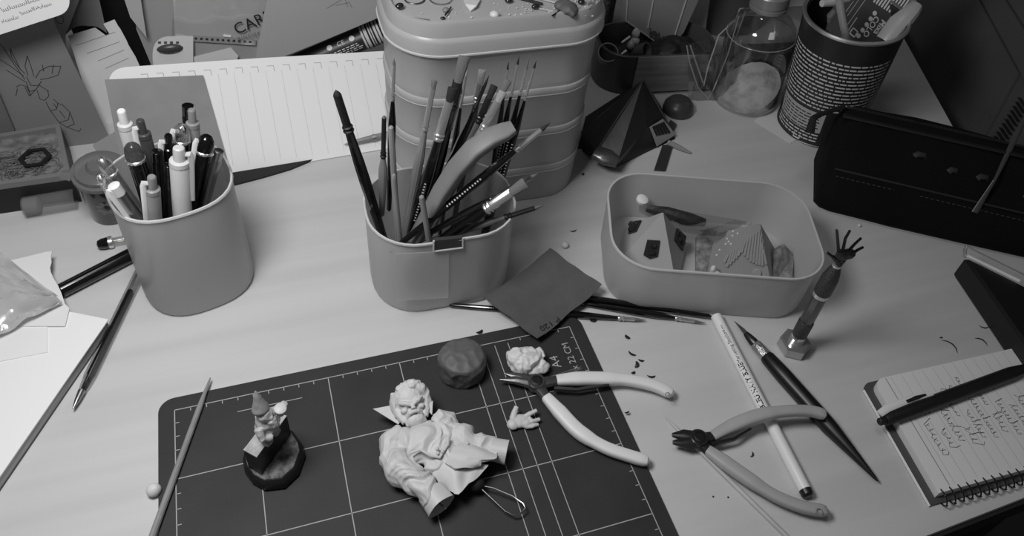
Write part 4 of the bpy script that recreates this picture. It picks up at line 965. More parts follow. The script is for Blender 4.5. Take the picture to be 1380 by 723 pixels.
sj = [jo + jx * (2.3 + star(k)[1]) + A(math.sin(star(k)[0] / 1.78) * 1.79, -math.cos(star(k)[0] / 1.78) * 1.79, 0) for k in range(16)]
B().slab(sj, (0, -1, 0), .06).make('sun_sticker', mat('grey_sticker', .46, .5), jbd, smooth=False)
va, vb = at(36, 280, .85), at(106, 268, .85); d = unit(vb - va); L = np.linalg.norm(vb - va)
vl = thing('glass_vial', 'empty clear vial lying on its side before the framed box', 'vial', (va + vb) / 2 * A(1, 1, 0))
B().lathe([(.05, .02), (.7, .0), (.82, .15), (.82, L)], va, d, 24, True, False).make('vial_wall', mat('vial_glass', .62, .1, clear=.66, spec=.9), vl)
B().lathe([(.5, .1), (.7, .12), (.7, 1.1), (.5, 1.2)], va, d, 18).make('grey_residue', mat('vial_residue', .55, .6, clear=.45), vl)
hb = [at(-14, 252, 3.0), at(99, 236, 3.0), at(84, 167, 3.0), at(-14, 184, 3.0)]
fb_ = thing('framed_box', 'shallow black box with a pale frame, holding tangled wire and a dark hexagon', 'box', A(*(sum(hb) / 4)[:2], 0))
hn = [p * A(1, 1, 0) for p in hb]
B().rings([hn, [p + A(0, 0, 2.5) for p in hn]]).make('box_base', M_softblack, fb_, smooth=False)
cb = sum(hb) / 4
for i in range(4):
    a_, c_ = hb[i], hb[(i + 1) % 4]; ia, ic = a_ + (cb - a_) * .13, c_ + (cb - c_) * .13
    B().slab([a_, c_, ic, ia], (0, 0, 1), .55).make('frame_side', mat('grey_frame', .48, .5), fb_, smooth=False)
B().slab([p + (cb - p) * .12 - A(0, 0, .35) for p in hb], (0, 0, 1), .15).make('backing_card', mat('speckled_card', .46, .8, var=(120, .5)), fb_, smooth=False)
rng = random.Random(7); b = B()
for k in range(90):
    c_ = hb[0] * .5 + hb[1] * .5; u, v = rng.uniform(.18, .82), rng.uniform(.15, .62)
    p0 = (hb[0] * (1 - u) + hb[1] * u) * (1 - v) + (hb[3] * (1 - u) + hb[2] * u) * v + A(0, 0, -.1)
    r_ = rng.uniform(.3, .9); ph = rng.uniform(0, 6.3); sp_ = rng.uniform(2, 5)
    b.tube([p0 + A(r_ * math.cos(ph + sp_ * t / 6), r_ * .7 * math.sin(ph + sp_ * t / 6), .1 * math.sin(t + k)) for t in range(7)], .025, 4)
stuff(b.make('tangled_wire', mat('grey_wire', .40, .5), fb_))
hc = at(52, 214, 2.95); hx1 = [hc + A(1.25 * math.cos(math.pi / 3 * k), 1.25 * math.sin(math.pi / 3 * k), 0) for k in range(6)]; hx2 = [hc + (p - hc) * .72 for p in hx1]
b = B(); b.rings([[*hx1], [p + A(0, 0, .15) for p in hx1], [p + A(0, 0, .15) for p in hx2], [*hx2]], False, False); b.make('hexagon_ring', M_softblack, fb_, smooth=False)
# ------------------------------------------------------------------ leaning papers behind
def lsheet(name, label, cat, PL, pix, t, m, group=None):
    return tag(B().slab([PL.pt(*p) for p in pix], PL.n, t).make(name, m, smooth=False), label, cat, group)
def arc(p0, p1, p2, n=6):
    return [tuple((1 - t) ** 2 * np.array(p0) + 2 * t * (1 - t) * np.array(p1) + t * t * np.array(p2)) for t in [k / n for k in range(n + 1)]]
# drawing of an armoured hand
PD1 = leaning(29.6, .28)
dr = lsheet('drawing_sheet', 'dark grey sheet with a pencil drawing of a clawed hand and wrist', 'drawing', PD1, [(-60, 62), (72, 22), (152, 190), (149, 205), (-60, 205)], .08, mat('grey_drawing_paper', .49, .85, var=(12, .06)))
fd1 = PD1.frame((0, 60), (10, 60), .012)
def px2(PL, px, py, off=.012): return PL.pt(px, py, off)
b = B()
def sketch(pl, strokes, w):
    for st_ in strokes:
        for a_, c_ in zip(st_[:-1], st_[1:]):
            p, q = pl.pt(*a_, .012), pl.pt(*c_, .012); dd = unit(q - p); nn_ = np.cross(pl.n, dd) * w / 2
            b.add([p - nn_, p + nn_, q + nn_, q - nn_], [(0, 1, 2, 3)])
S1 = [[(2, 57), (10, 66), (20, 82), (38, 108)], [(3, 80), (16, 88), (36, 103)], [(18, 66), (26, 82), (32, 95)], [(18, 66), (20, 78), (30, 92), (38, 100)], [(41, 76), (38, 90), (42, 102)], [(41, 76), (46, 90), (50, 104)],
      [(13, 95), (24, 102), (40, 112)], [(52, 106), (58, 96), (70, 90), (86, 90)], [(86, 90), (82, 102), (70, 106), (58, 108)], [(61, 88), (63, 97)], [(76, 88), (74, 100)], [(40, 104), (46, 116), (56, 116), (60, 110)],
      [(40, 112), (44, 124), (52, 122), (58, 114)], [(26, 118), (32, 115), (40, 117), (46, 130)], [(26, 130), (28, 120)], [(38, 118), (44, 130), (52, 122)], [(54, 122), (58, 134), (64, 136), (70, 130), (68, 122)], [(58, 116), (70, 124)],
      [(66, 138), (72, 150), (80, 148), (82, 140), (76, 134)], [(72, 150), (84, 166), (96, 162), (98, 152), (88, 142), (82, 140)], [(84, 166), (94, 172), (104, 168), (98, 152)], [(94, 172), (110, 178), (113, 174)], [(76, 140), (80, 146)], [(84, 150), (92, 160)]]
sketch(PD1, S1, .06); b.make('pencil_drawing', mat('pencil_line', .20, .8), dr, smooth=False)
PD2 = leaning(24.5, .30)
cd = lsheet('note_card', 'bright white card with handwriting and a rounded corner, standing out before the drawing', 'card', PD2, [(-420, -80), (95, -80)] + arc((97, 0), (98, 17), (82, 22)) + [(0, 49), (-420, 178)], .06, mat('bright_card', .93, .7))
fc = PD2.frame((2, 28), (60, 4), .01); b = B(); rng = random.Random(2)
for (p, q, h_) in (((8, 18), (62, 0), .32), ((8, 33), (30, 26), .3), ((34, 22), (58, 12), .3), ((58, 13), (74, 8), .25)):
    ff = PD2.frame(p, q, .01); L_ = np.linalg.norm(PD2.pt(*p) - PD2.pt(*q)); scribble(b, 0, 0, L_, h_, .035, ff, rng)
b.make('handwriting', mat('blue_grey_ink', .45, .8), cd, smooth=False)
lsheet('grey_envelope', 'slate grey board standing at the outer side of the framed box', 'board', leaning(29.1, .2), [(-60, 110), (1, 122), (24, 176), (24, 196), (-60, 200)], .2, mat('slate_board', .40, .8))
P3 = leaning(31.8, .24)
ck = lsheet('pattern_paper', 'grey paper strip printed with small rings, tucked behind the drawing', 'paper', P3, [(60, -40), (125, -40), (92, 48), (100, 190), (60, 190), (50, 30)], .06, mat('ring_paper', .56, .8))
b = B()
for (px, py, r_) in ((84, 27, .30), (90, 9, .28), (104, -6, .3)):
    c_ = P3.pt(px, py, .012); fr_ = P3.frame((px, py), (px + 10, py), .012)
    pts = [(r_ * math.cos(2 * math.pi * k / 14), r_ * 1.2 * math.sin(2 * math.pi * k / 14)) for k in range(15)]; b.ribbon(pts, .06, fr_)
b.make('printed_rings', mat('ring_ink', .30, .8), ck, smooth=False)
P4 = leaning(33.5, .22)
lsheet('curled_paper', 'dark grey paper with a drooping pointed corner above the torn ruled page', 'paper', P4, [(108, -50), (125, -50), (147, 46)] + arc((147, 46), (135, 34), (122, 36)) + arc((122, 36), (108, 33), (98, 42)) + [(92, 48)], .08, mat('curled_grey', .46, .8))
tb_ = B().box((-1.5, 44, 6), (12, 6, 12), 0, .2).make('gap_shade_block', mat('gap_shade_black', .07, .7)); tag(tb_, 'black carton added to darken the gap behind the torn ruled page', 'block')  # added black block, keeps the gap between the papers dark
P5 = leaning(32.3, .34)
rp = lsheet('ruled_page', 'torn ruled page with a ragged side, standing behind the lined notebook', 'paper', P5, [(95, 49), (131, 38), (146, 49), (150, 46), (142, 33), (157, 27), (162, 36), (165, 40), (173, 55), (176, 62), (185, 77), (190, 88), (196, 105), (196, 190), (140, 190)], .06, mat('ruled_page', .86, .8))
b = B(); sketch(P5, [[(106, 62), (158, 44)], [(120, 73), (164, 57)], [(135, 83), (170, 68)], [(145, 93), (176, 79)]], .05); b.make('ruled_lines', M_greyink, rp, smooth=False)
lsheet('grey_triangle', 'pale grey paper wedge pointing down beside the black gap', 'paper', leaning(34.6, .2), [(150, -60), (190, -60), (192, 0), (200, 52), (178, 24)], .08, mat('wedge_paper', .72, .8))
lsheet('grey_board', 'broad mid grey board standing upright behind the clear bag', 'board', leaning(36.5, .12), [(176, -80), (300, -80), (300, 180), (210, 180), (206, 88), (186, 40)], .25, mat('mid_board', .66, .8))
# ------------------------------------------------------------------ lined notebook and its grey cover card
PN = Plane((0, 22.55, .05), unit(A(-.04, 1.0, -.66)))
nbk = thing('open_notebook', 'open white notebook turned on its side, dotted lines down the page, black back', 'notebook', PN.pt(330, 236) * A(1, 1, 0))
outl = arc((150, 118), (147, 94), (172, 91)) + [(350, 79), (523, 69)] + arc((523, 69), (527, 69), (528, 74), 3) + [(545, 197), (310, 237), (178, 262)]
npg = B().slab([PN.pt(*p, .0) for p in outl], PN.n, .25).make('page_block', mat('notebook_page', .96, .8), nbk, smooth=False)
B().slab([PN.pt(*p, -.26) for p in ((168, 100), (530, 76), (549, 203), (404, 231), (320, 246), (180, 268))], PN.n, .2).make('back_cover', M_softblack, nbk, smooth=False)
b = B()
for k in range(16):
    x = 190 + 21.0 * k + .06 * k; y = 106 - (x - 190) * .0655
    sketch(PN, [[(x, y + 1), (x + 20 + k * .1, y + 132 - k * 1.4)]], .022)
b.make('ruled_lines', M_lineink, npg, smooth=False)
b = B()
for k in range(17):
    x = 192 + 21.0 * k; y = 101 - (x - 192) * .067
    sketch(PN, [[(x, y), (x + 9, y - .6), (x + 10.5, y + 7)]], .05)
b.make('corner_ticks', mat('tick_ink', .70, .8), npg, smooth=False)
lsheet('grey_card', 'plain grey card standing against the notebook page behind the pens', 'card', Plane(PN.p + PN.n * .35, PN.n), [(144, 108), (275, 102), (313, 236), (176, 268)], .12, M_greycard)
B().slab([at(*p, .22) for p in ((296, 236), (430, 212), (392, 228), (355, 239), (313, 250))], (0, 0, 1), .2).make('back_cover', M_softblack, nbk, smooth=False)
PO = Plane(PN.p - PN.n * -.35, PN.n)
ta, tb2 = PN.pt(463, 195, .3), PN.pt(560, 172, .3); d = unit(tb2 - ta); L = np.linalg.norm(tb2 - ta)
gp = thing('grey_modelling_tool', 'slim grey pointed tool lying on the notebook page behind the brushes', 'tool', tb2)
B().tube([ta, ta + d * 1.2, ta + d * 2.6, ta + d * L], [.03, .22, .28, .28], 10).make('tool_shaft', mat('grey_tool', .52, .4), gp)
B().tube([ta + d * 2.6, ta + d * 2.9], [.31, .31], 10).make('tool_ring', M_steel, gp)
lsheet('small_note', 'small note with dark writing peeking out beside the jar lid', 'paper', leaning(23.6, .55), [(128, 196), (158, 178), (166, 215), (176, 240), (150, 235)], .04, mat('note_paper', .58, .8))
# ------------------------------------------------------------------ clear bag, folder, tube
P6 = leaning(32.6, .15)
cb_ = thing('clear_bag', 'clear printed bag with a row of punched holes, standing behind the notebook', 'bag', P6.pt(300, 95) * A(1, 1, 0))
B().slab([P6.pt(*p) for p in ((232, -60), (400, -60), (380, 40), (340, 112), (262, 112), (246, 78), (238, 56))], P6.n, .5).make('bag_content', mat('pale_bag_paper', .86, .6), cb_, smooth=False)
def cbf(u, v):
    p = P6.pt(230 + 160 * u + 8 * (1 - v), -60 + 175 * v, .25 + .15 * ridged((u * 4, v * 6, 1), 1, 3)); return p
B().sheet(cbf, 18, 18, .03).make('bag_film', clear_mat('smooth_film', .95, .05, .08), cb_)
hst = B().slab([P6.pt(*p, .32) for p in ((238, 44), (345, 52), (345, 60), (240, 53))], P6.n, .03).make('hole_strip', mat('pale_strip', .80, .5), cb_, smooth=False)
for k in range(14):
    B().slab([P6.pt(244 + 7.2 * k + dx, 49 + .45 * k + dy, .36) for dx, dy in ((-1.6, -1.2), (1.6, -1.2), (1.8, 1), (0, 1.8), (-1.8, 1))], P6.n, .03).make('punched_hole', mat('hole_dark', .3, .8), hst, smooth=False)
B().slab([P6.pt(*p, .5) for p in ((248, 78), (312, 62), (322, 73), (312, 100), (252, 100))], P6.n, .04).make('paper_flap', M_paper2, cb_, smooth=False)
B().slab([P6.pt(*p, .5) for p in ((302, 44), (312, 45), (312, 48), (302, 47))], P6.n, .02).make('white_tag', M_paper, cb_, smooth=False)
ft = P6.frame((320, 45), (352, 31), .42); Lc = np.linalg.norm(P6.pt(320, 45) - P6.pt(352, 31))
text('CARP', 1.45, ft, 'lettering', M_ink, cb_, xs=1.0)
ft = P6.frame((322, 53), (354, 44), .42); text('BINGIERE', .48, ft, 'lettering', mat('grey_letter', .4, .8), cb_, spacing=1.2)
P7 = leaning(31.0, .30)
bl = thing('blister_pack', 'small clear blister pack with a dark oval capsule and rounded corner', 'blister pack', P7.pt(225, 110) * A(1, 1, 0))
bcd = B().slab([P7.pt(*p) for p in arc((208, 82), (205, 52), (228, 50)) + [(262, 50), (262, 118), (212, 118)]], P7.n, .15).make('card', mat('blister_card', .84, .6), bl, smooth=False)
B().ell(P7.pt(231, 66, .1), (1.1, .35, .45)).make('capsule', mat('dark_capsule', .28, .3), bl)
for k in range(4): B().slab([P7.pt(217 + 8 * k + dx, 58 + dy, .03) for dx, dy in ((-2, -1.5), (2, -1.5), (2, 1.5), (-2, 1.5))], P7.n, .03).make('punched_hole', mat('hole_dark', .3, .8), bcd, smooth=False)
P8 = leaning(30.0, .26)
fo = lsheet('grey_folder', 'smooth grey folder with a faint sketch, leaning before the printed bag', 'folder', P8, [(372, -60), (540, -60), (540, 16), (515, 22), (420, 62), (385, 76), (352, 112), (338, 112), (345, 78)], .18, mat('folder_grey', .66, .55))
b = B(); sketch(P8, [[(440, 12), (460, 0), (476, -4)], [(452, 8), (470, 4), (474, 12)], [(462, -6), (468, 10)], [(480, 0), (490, -8)]], .05); b.make('faint_sketch', mat('faint_pencil', .44, .8), fo, smooth=False)
a, c = at_y(404, 88, 33.6), at_y(525, 36, 33.6)
a[2] = max(a[2], 3); d = unit(c - a); L = np.linalg.norm(c - a); P = lambda s_: a + d * s_
tu = thing('paint_tube', 'dark cylindrical tube with a striped bar code end and small white marks', 'tube', (a + c) / 2 * A(1, 1, 0))
tbd = B().tube([P(-2), P(-.3), P(L * .72)], 1.15, 22).make('tube_body', mat('dark_mottled_tube', .22, .4, var=(60, .5)), tu)
tcb = B().tube([P(L * .70), P(L + .8)], 1.19, 22).make('code_band', M_paper2, tu)
for k in range(9):
    s_ = L * .72 + .30 * k + (.09 if k % 3 else 0); B().tube([P(s_), P(s_ + (.17 if k % 2 else .1))], 1.205, 22).make('code_bar', M_ink, tcb)
tv = unit(CAM_C - a - d * ((CAM_C - a) @ d)); tw_ = np.cross(tv, d)
def on_tube(s0, t0):
    def fn(u, v):
        th = (v + t0) / 1.16; return P(s0 + u) + (tv * math.cos(th) - np.cross(d, tv) * math.sin(th)) * 1.17
    return fn
text('CE', .62, on_tube(L * .44, .15), 'lettering', M_whiteink, tbd)
for k, s_ in enumerate((.36, .60)):
    c_ = P(L * s_) + (tv * math.cos(.3) - np.cross(d, tv) * math.sin(.3)) * 1.17; B().lathe([(.27, 0), (.27, .03)], c_, unit(c_ - P(L * s_)), 14).make('round_mark', M_whiteink, tbd)
b = B(); rng = random.Random(3)
for k in range(4):
    u = 0
    while u < 2.4:
        w = rng.uniform(.15, .5); b.ribbon([(u, -.25 - .2 * k), (u + w, -.25 - .2 * k)], .08, on_tube(L * .38, .0)); u += w + .12
b.make('small_print', M_whiteink, tbd, smooth=False)
# ------------------------------------------------------------------ litter on the lid
LZ_ = 18.07
def lb(name, label, cat, px, py, r, m, sx=1.0, sy=1.0, sz=.7, ang=0.0, group=None):
    c_ = at(px, py, LZ_ + r * sz); fr_ = (A(math.cos(ang), math.sin(ang), 0), A(-math.sin(ang), math.cos(ang), 0), A(0, 0, 1))
    return tag(B().ell(c_, (r * sx, r * sy, r * sz), fr_, 12, 8).make(name, m), label, cat, group)
M_dbead = mat('dark_bead', .16, .2, coat=.5)
lb('bead', 'dark oval bead near the rounded end of the lid', 'bead', 537, 9, .34, M_dbead, 1.05, .8, .7, .4)
lb('pebble', 'round white pebble at the middle of the lid front', 'pebble', 664, 20, .36, mat('white_pebble', .84, .4))
lb('bead', 'grey bead with a dark stalk on the lid', 'bead', 599, 14, .26, mat('grey_bead', .5, .4))
lb('bead', 'small black bead at the foot of the grey stalked bead', 'bead', 595, 25, .14, M_dbead, 1.4)
lb('bead', 'dark bead among the twigs on the lid', 'bead', 719, 9, .30, M_dbead, 1.2, .8, .7, .3)
lb('bead', 'small dark bead at the top of the frame between shell and twigs', 'bead', 683, 1, .26, M_dbead, 1.2)
lb('bead', 'dark bead beyond the brown stone on the lid', 'bead', 780, 3, .28, M_dbead)
b = B(); c_ = at(763, 12, LZ_ + .45); b.ell(c_, (.7, .75, .42)); b.ell(c_ + A(-.2, .5, 0), (.7, .5, .4)); b.ell(c_ + A(.1, -.5, -.1), (.35, .4, .3))
tag(fuse(b, 'stone', mat('dark_stone', .36, .6), None, .06, lambda p, n: .08 * nz(p, 2.2), 1), 'dark flat stone on the twigs at one end of the lid', 'stone')
sh = [at(x, y, LZ_ + z) for x, y, z in ((621, -4, .1), (625, 6, .3), (632, 15, .12), (640, 8, .35), (645, 0, .2), (640, -6, .1), (630, -8, .1))]
tag(B().slab(sh, (0, 0, 1), .12).make('shell_flake', mat('pale_flake', .85, .4, bump=(200, .4)), ang=20), 'white broken shell flake on the lid', 'shell')
def rod(name, label, cat, p0, p1, r, m, z=.1):
    a_, c_ = at(*p0, LZ_ + z), at(*p1, LZ_ + z); return tag(B().tube([a_, (a_ + c_) / 2, c_], [r, r * 1.05, r * .9], 8).make(name, m), label, cat)
rod('brass_pin', 'short metal rod lying near the front edge of the lid', 'rod', (549, 25), (577, 28), .09, M_steel)
rod('twig', 'thin dark twig crossing the stone on the lid', 'twig', (741, 22), (760, 9), .06, M_softblack, .4)
rod('twig', 'long dark twig lying behind the dark bead on the lid', 'twig', (697, -2), (728, 6), .12, M_softblack)
rod('twig', 'pale straw beside the dark bead on the lid', 'twig', (724, 12), (742, 16), .06, MATS['pale_stick'])
rod('twig', 'pale straw at the top of the frame over the lid', 'twig', (718, -3), (745, 4), .08, MATS['pale_stick'])
rod('bead_stalk', 'dark stalk sticking out of the grey bead', 'stalk', (598, 21), (606, 10), .06, M_softblack, .2)
def ring_(label, px, py, r, m):
    c_ = at(px, py, LZ_ + .06); tag(B().tube([c_ + A(r * math.cos(2 * math.pi * k / 24), r * math.sin(2 * math.pi * k / 24), 0) for k in range(25)], .06, 6).make('ring', m), label, 'ring')
ring_('thin wire ring at the top of the frame on the lid', 557, -1, .72, M_steel)
ring_('clear plastic ring beside the wire ring on the lid', 592, -1, .8, M_clearp)
b = B(); rng = random.Random(11)
for k in range(70):
    px, py = rng.choice(((rng.uniform(560, 790), rng.uniform(-4, 24)), (rng.uniform(690, 795), rng.uniform(5, 24)))); r_ = rng.uniform(.02, .07)
    b.ell(at(px, py, LZ_ + r_), (r_ * rng.uniform(1, 2.2), r_, r_), n=5, m=3)
tag(stuff(b.make('glitter_crumbs', mat('pale_crumbs', .85, .4))), 'scatter of fine pale crumbs over the lid', 'crumbs')
fl = [at(x, y, LZ_ + .2) for x, y in ((788, 8), (795, 0), (806, -4), (806, 4), (797, 12), (790, 16))]
tag(B().sheet(lambda u, v: (fl[0] * (1 - u) + fl[2] * u) * (1 - v) + (fl[5] * (1 - u) + fl[3] * u) * v + A(0, 0, .25 * ridged((u * 4, v * 4, 0), 1, 1)), 8, 8, .03).make('foil_scrap', M_chrome), 'crinkled foil scrap at the end of the lid', 'foil')
# ------------------------------------------------------------------ organiser pot with wooden front and its contents
OC = A(48.0, 29.6, 0); OA = math.radians(-7)
def og(off): return rrect(OC[0], OC[1], 12.5, 6.6, 3.0, OA, 8, off)
op = thing('organiser_pot', 'dark oblong pot with a wood-grained front, full of odds and ends', 'pot', OC)
OH = 4.6
tub(B(), og, OH, .25).make('pot_wall', mat('dark_pot', .32, .35), op)
ua = A(math.cos(OA), math.sin(OA), 0); va_ = A(-ua[1], ua[0], 0)
wf_ = OC - va_ * 3.33
B().rings([[wf_ + ua * s_ - va_ * y + A(0, 0, z) for s_, z in ((-2.9, .35), (5.8, .35), (5.8, OH + .02), (-2.9, OH + .02))] for y in (0, .14)]).make('wood_front', mat('grey_wood_veneer', .58, .6, var=(70, .25), stretch=(.25, 1, 3)), op, smooth=False)
def inpot(s_, t_, z): return OC + ua * s_ + va_ * t_ + A(0, 0, z)
def cork(label, px, py, yy, r, h, ax, m):
    c_ = at_y(px, py, yy); return tag(B().lathe([(r * .85, 0), (r, h), (r * .88, h), (r * .7, .25), (.02, .22)], c_ - unit(ax) * h, ax, 22).make('small_cup', m), label, 'cup')
cork('dark bottle cap lying open in the organiser pot beside the tall box', 816, 71, 28.5, 1.05, 1.4, (-.2, -.5, .8), mat('brown_cap', .45, .5))
cork('ribbed dark rubber cap tilted in the middle of the organiser pot', 868, 69, 28.0, .85, 1.2, (.5, -.7, .5), mat('rubber_cap', .38, .6))
cork('second ribbed rubber cap just behind the tilted one', 862, 71, 28.6, .9, 1.0, (.5, -.7, .5), MATS['rubber_cap'])
b = B(); c_ = at_y(853, 46, 29.5); b.ell(c_, (.42, .35, .6)); b.ell(c_ + A(-.05, -.2, -.75), (.5, .4, .42)); b.ell(c_ + A(-.5, -.3, -1.1), (.42, .35, .5))
tag(fuse(b, 'snail_shell', mat('pale_shell', .76, .4), None, .05, lambda p, n: .04 * ridged(p, 2), 1), 'pale little knobbly shell among the caps in the organiser pot', 'shell')
a_, c_ = at_y(834, 58, 28.8), at_y(845, 50, 29.2); tag(B().tube([a_, c_], [.1, .12], 8).make('white_peg', M_paper), 'thin white peg sticking out by the pale shell', 'peg')
a_, c_ = at_y(833, 74, 28.0), at_y(840, 69, 28.4); tag(B().tube([a_, c_], [.08, .14], 8).make('white_peg', M_paper), 'second white peg, lower, near the brown bottle cap', 'peg')
b = B(); b.ell(inpot(-1.5, 0, 2.2), (4.2, 2.6, 1.6)); b.ell(inpot(2.5, .3, 2.6), (3.0, 2.3, 1.5))
tag(fuse(b, 'dark_fill', mat('dark_odds', .15, .6), None, .15, lambda p, n: .3 * nz(p, 1.2), 1), 'dark jumble filling the bottom of the organiser pot', 'jumble')
a_, c_ = at_y(884, 75, 28.3), at_y(908, 80, 28.0); tag(B().tube([a_, (a_ + c_) / 2 + A(0, 0, .2), c_], [.3, .42, .3], 10).make('grey_plug', mat('grey_rubber', .36, .6)), 'grey rubber plug lying at the far end of the organiser pot', 'plug')
# granular cork roll
rr = thing('cork_roll', 'tall grainy dark roll standing behind the lidded box', 'roll', (44.3, 37.5, 0))
B().lathe([(2.2, 0), (2.3, .2), (2.3, 14.8), (2.2, 15), (.5, 15)], (44.3, 37.5, 0), (0, 0, 1), 28).make('roll_body', mat('grainy_cork', .34, .9, var=(220, .8), bump=(260, .8)), rr)
for k in range(2): B().tube([A(44.3 + 2.32 * math.cos(-1.2 + .25 * k), 37.5 + 2.32 * math.sin(-1.2 + .25 * k), z) for z in (1, 8, 14)], .06, 6).make('seam', M_softblack, rr)
# translucent pouch of granules
P9 = leaning(30.6, .16)
gb = thing('granule_bag', 'frosted stand-up bag with a little grit at its lowest corner, leaning in the pot', 'bag', P9.pt(893, 70))
bsk = B().slab([P9.pt(*p, .5) for p in ((842, -60), (837, 26), (893, 66), (914, 42), (960, -60))], P9.n, 1.0).make('bag_skin', mat('bag_frost', .72, .3, trans=.3, clear=.18), gb, smooth=False)
for p, q in (((884, -60), (866, 36)), ((935, -60), (897, 62)), ((842, -60), (837, 26)), ((837, 26), (893, 66))): B().tube([P9.pt(*p, .55), P9.pt(*q, .55)], .09, 6).make('bag_seam', mat('bag_seam', .72, .3), bsk)
b = B(); rng = random.Random(5)
for k in range(160):
    u, v = rng.random(), rng.random() ** 1.6; px = 868 + 27 * u; py = 42 + 18 * u * .9 - 12 * v + 5
    b.ell(P9.pt(px, py, .6), rng.uniform(.05, .1), n=5, m=3)
stuff(b.make('grit', mat('dark_grains', .30, .7), gb))
P10 = leaning(33.8, .14)
lsheet('white_folded_card', 'pale folded card standing between the frosted bag and the dark drum', 'card', P10, [(925, 38), (944, 56), (959, -50), (935, -50)], .2, mat('pale_card', .70, .7))
dt = thing('dark_drum', 'big dark round drum behind the glass bottle', 'drum', (62, 40, 0))
B().lathe([(5.3, 0), (5.5, .3), (5.7, 10.5), (5.9, 10.7), (5.9, 11.2), (5.5, 11.2), (5.3, 2)], (62, 40, 0), (0, 0, 1), 36).make('drum_wall', mat('drum_grey', .38, .4), dt)
# ------------------------------------------------------------------ clear sleeves
def sleeve(u, v):
    p = at_y(924 + 62 * u, 62 + 74 * v + (-30 + 30 * v) * u + 12 * (1 - abs(2 * u - 1)) * v, 26.2 - 1.8 * v)
    return p + A(0, -.9 * math.sin(math.pi * u) * (.4 + .6 * v) + .25 * ridged((u * 5, v * 2, 0), 1, 9), 0)
zb_ = thing('clear_sleeve', 'open crinkled clear plastic bag leaning against the glass bottle', 'bag', at(962, 140))
B().sheet(sleeve, 18, 10, .03).make('film', M_film, zb_)
for pts in (((921, 62), (925, 85), (936, 118), (950, 134)), ((991, 22), (976, 75), (956, 124), (949, 135)), ((985, 28), (964, 48), (950, 90), (944, 116)), ((926, 62), (938, 98), (943, 112))):
    B().tube([at_y(x, y, 25.9 - 1.8 * (y - 20) / 115) for x, y in pts], .07, 6).make('folded_edge', mat('film_edge', .80, .15, clear=.45), zb_)
P11 = leaning(26.3, .10)
ps = thing('clear_pack', 'flat clear pack with a grey paper insert standing behind the glass bottle', 'pack', P11.pt(1020, 110))
B().slab([P11.pt(*p) for p in ((992, 12), (1108, 8), (1052, 150), (947, 136))], P11.n, .05).make('film', clear_mat('pack_film', .86, .10, .06), ps, smooth=False)
B().slab([P11.pt(*p, -.08) for p in ((976, 62), (1076, 58), (1058, 100), (963, 104))], P11.n, .08).make('insert', mat('pack_insert', .42, .7), ps, smooth=False)
for p, q in (((992, 12), (947, 136)), ((1108, 8), (1052, 150)), ((992, 12), (1108, 8)), ((1000, 14), (956, 137))): B().tube([P11.pt(*p, .04), P11.pt(*q, .04)], .08, 6).make('folded_edge', MATS['film_edge'], ps)
# ------------------------------------------------------------------ glass bottle
bo = at(1010, 136, 0); bo = A(bo[0] - .75, bo[1] + .5, 0); bz = unit(A(-.07, .02, 1))
bt = thing('glass_bottle', 'round glass bottle with a ribbed metal screw cap and pale powder inside', 'bottle', bo)
prof = [(.3, .05), (3.0, .0), (3.35, .3), (3.4, 1.0), (3.4, 7.6), (3.2, 8.6), (2.5, 9.6), (1.7, 10.2), (1.5, 10.6), (1.5, 11.6)]
bwl = B().lathe(prof, bo, bz, 36, True, False).make('bottle_wall', M_glass, bt)
B().tube([bo + bz * 7.9 + (unit(np.cross(bz, A(0, 1, 0))) * math.cos(2 * math.pi * k / 36) + unit(np.cross(bz, np.cross(bz, A(0, 1, 0)))) * math.sin(2 * math.pi * k / 36)) * 3.36 for k in range(37)], .05, 6).make('shoulder_line', mat('glass_edge', .75, .1, clear=.55), bwl)
B().tube([bo + bz * .15 + (unit(np.cross(bz, A(0, 1, 0))) * math.cos(2 * math.pi * k / 36) + unit(np.cross(bz, np.cross(bz, A(0, 1, 0)))) * math.sin(2 * math.pi * k / 36)) * 3.2 for k in range(37)], .14, 6).make('base_line', MATS['glass_edge'], bwl)
B().lathe([(1.72, 10.7), (1.8, 10.8), (1.8, 11.1), (1.7, 11.15), (1.7, 11.3), (1.8, 11.35), (1.8, 12.3), (1.65, 12.5), (.3, 12.5)], bo, bz, 32, fn=lambda t: 1 + .012 * math.cos(t * 2 * math.pi * 32)).make('screw_cap', mat('dull_aluminium', .68, .35, metal=.5), bt)
def powder(u, v):
    th, r_ = 2 * math.pi * u, 3.0 * v
    x, y = r_ * math.cos(th), r_ * math.sin(th); q = (bo[0] + x, bo[1] + y, 0)
    return A(bo[0] + x, bo[1] + y, 1.5 + .55 * x + .15 * y + (.22 * ridged(q, .6, 3) + .12 * ridged(q, 1.6, 6)) * min(1, 1.15 - v * .6) - .25 * v * v)
pw = B(); n_, m_ = 48, 14
R_ = [[A(bo[0] + 3.0 * math.cos(2 * math.pi * j / n_), bo[1] + 3.0 * math.sin(2 * math.pi * j / n_), .12) for j in range(n_)]]
R_ += [[np.maximum(powder(j / n_, max(.02, 1 - i / m_)), (-99, -99, .25)) for j in range(n_)] for i in range(m_ + 1)]
pw.rings(R_); pw.make('powder', mat('pale_powder', .74, .9, var=(60, .22, .35, .5), bump=(120, .5)), bt, ang=60)
B().slab([bo + bz * 8.7 + A(-1.2, -2.75, .3), bo + bz * 8.7 + A(-.6, -2.85, .3), bo + bz * 9.2 + A(-.4, -2.5, .35), bo + bz * 9.2 + A(-.9, -2.4, .35)], (0, -1, .7), .05).make('white_sticker', M_paper, bt, smooth=False)
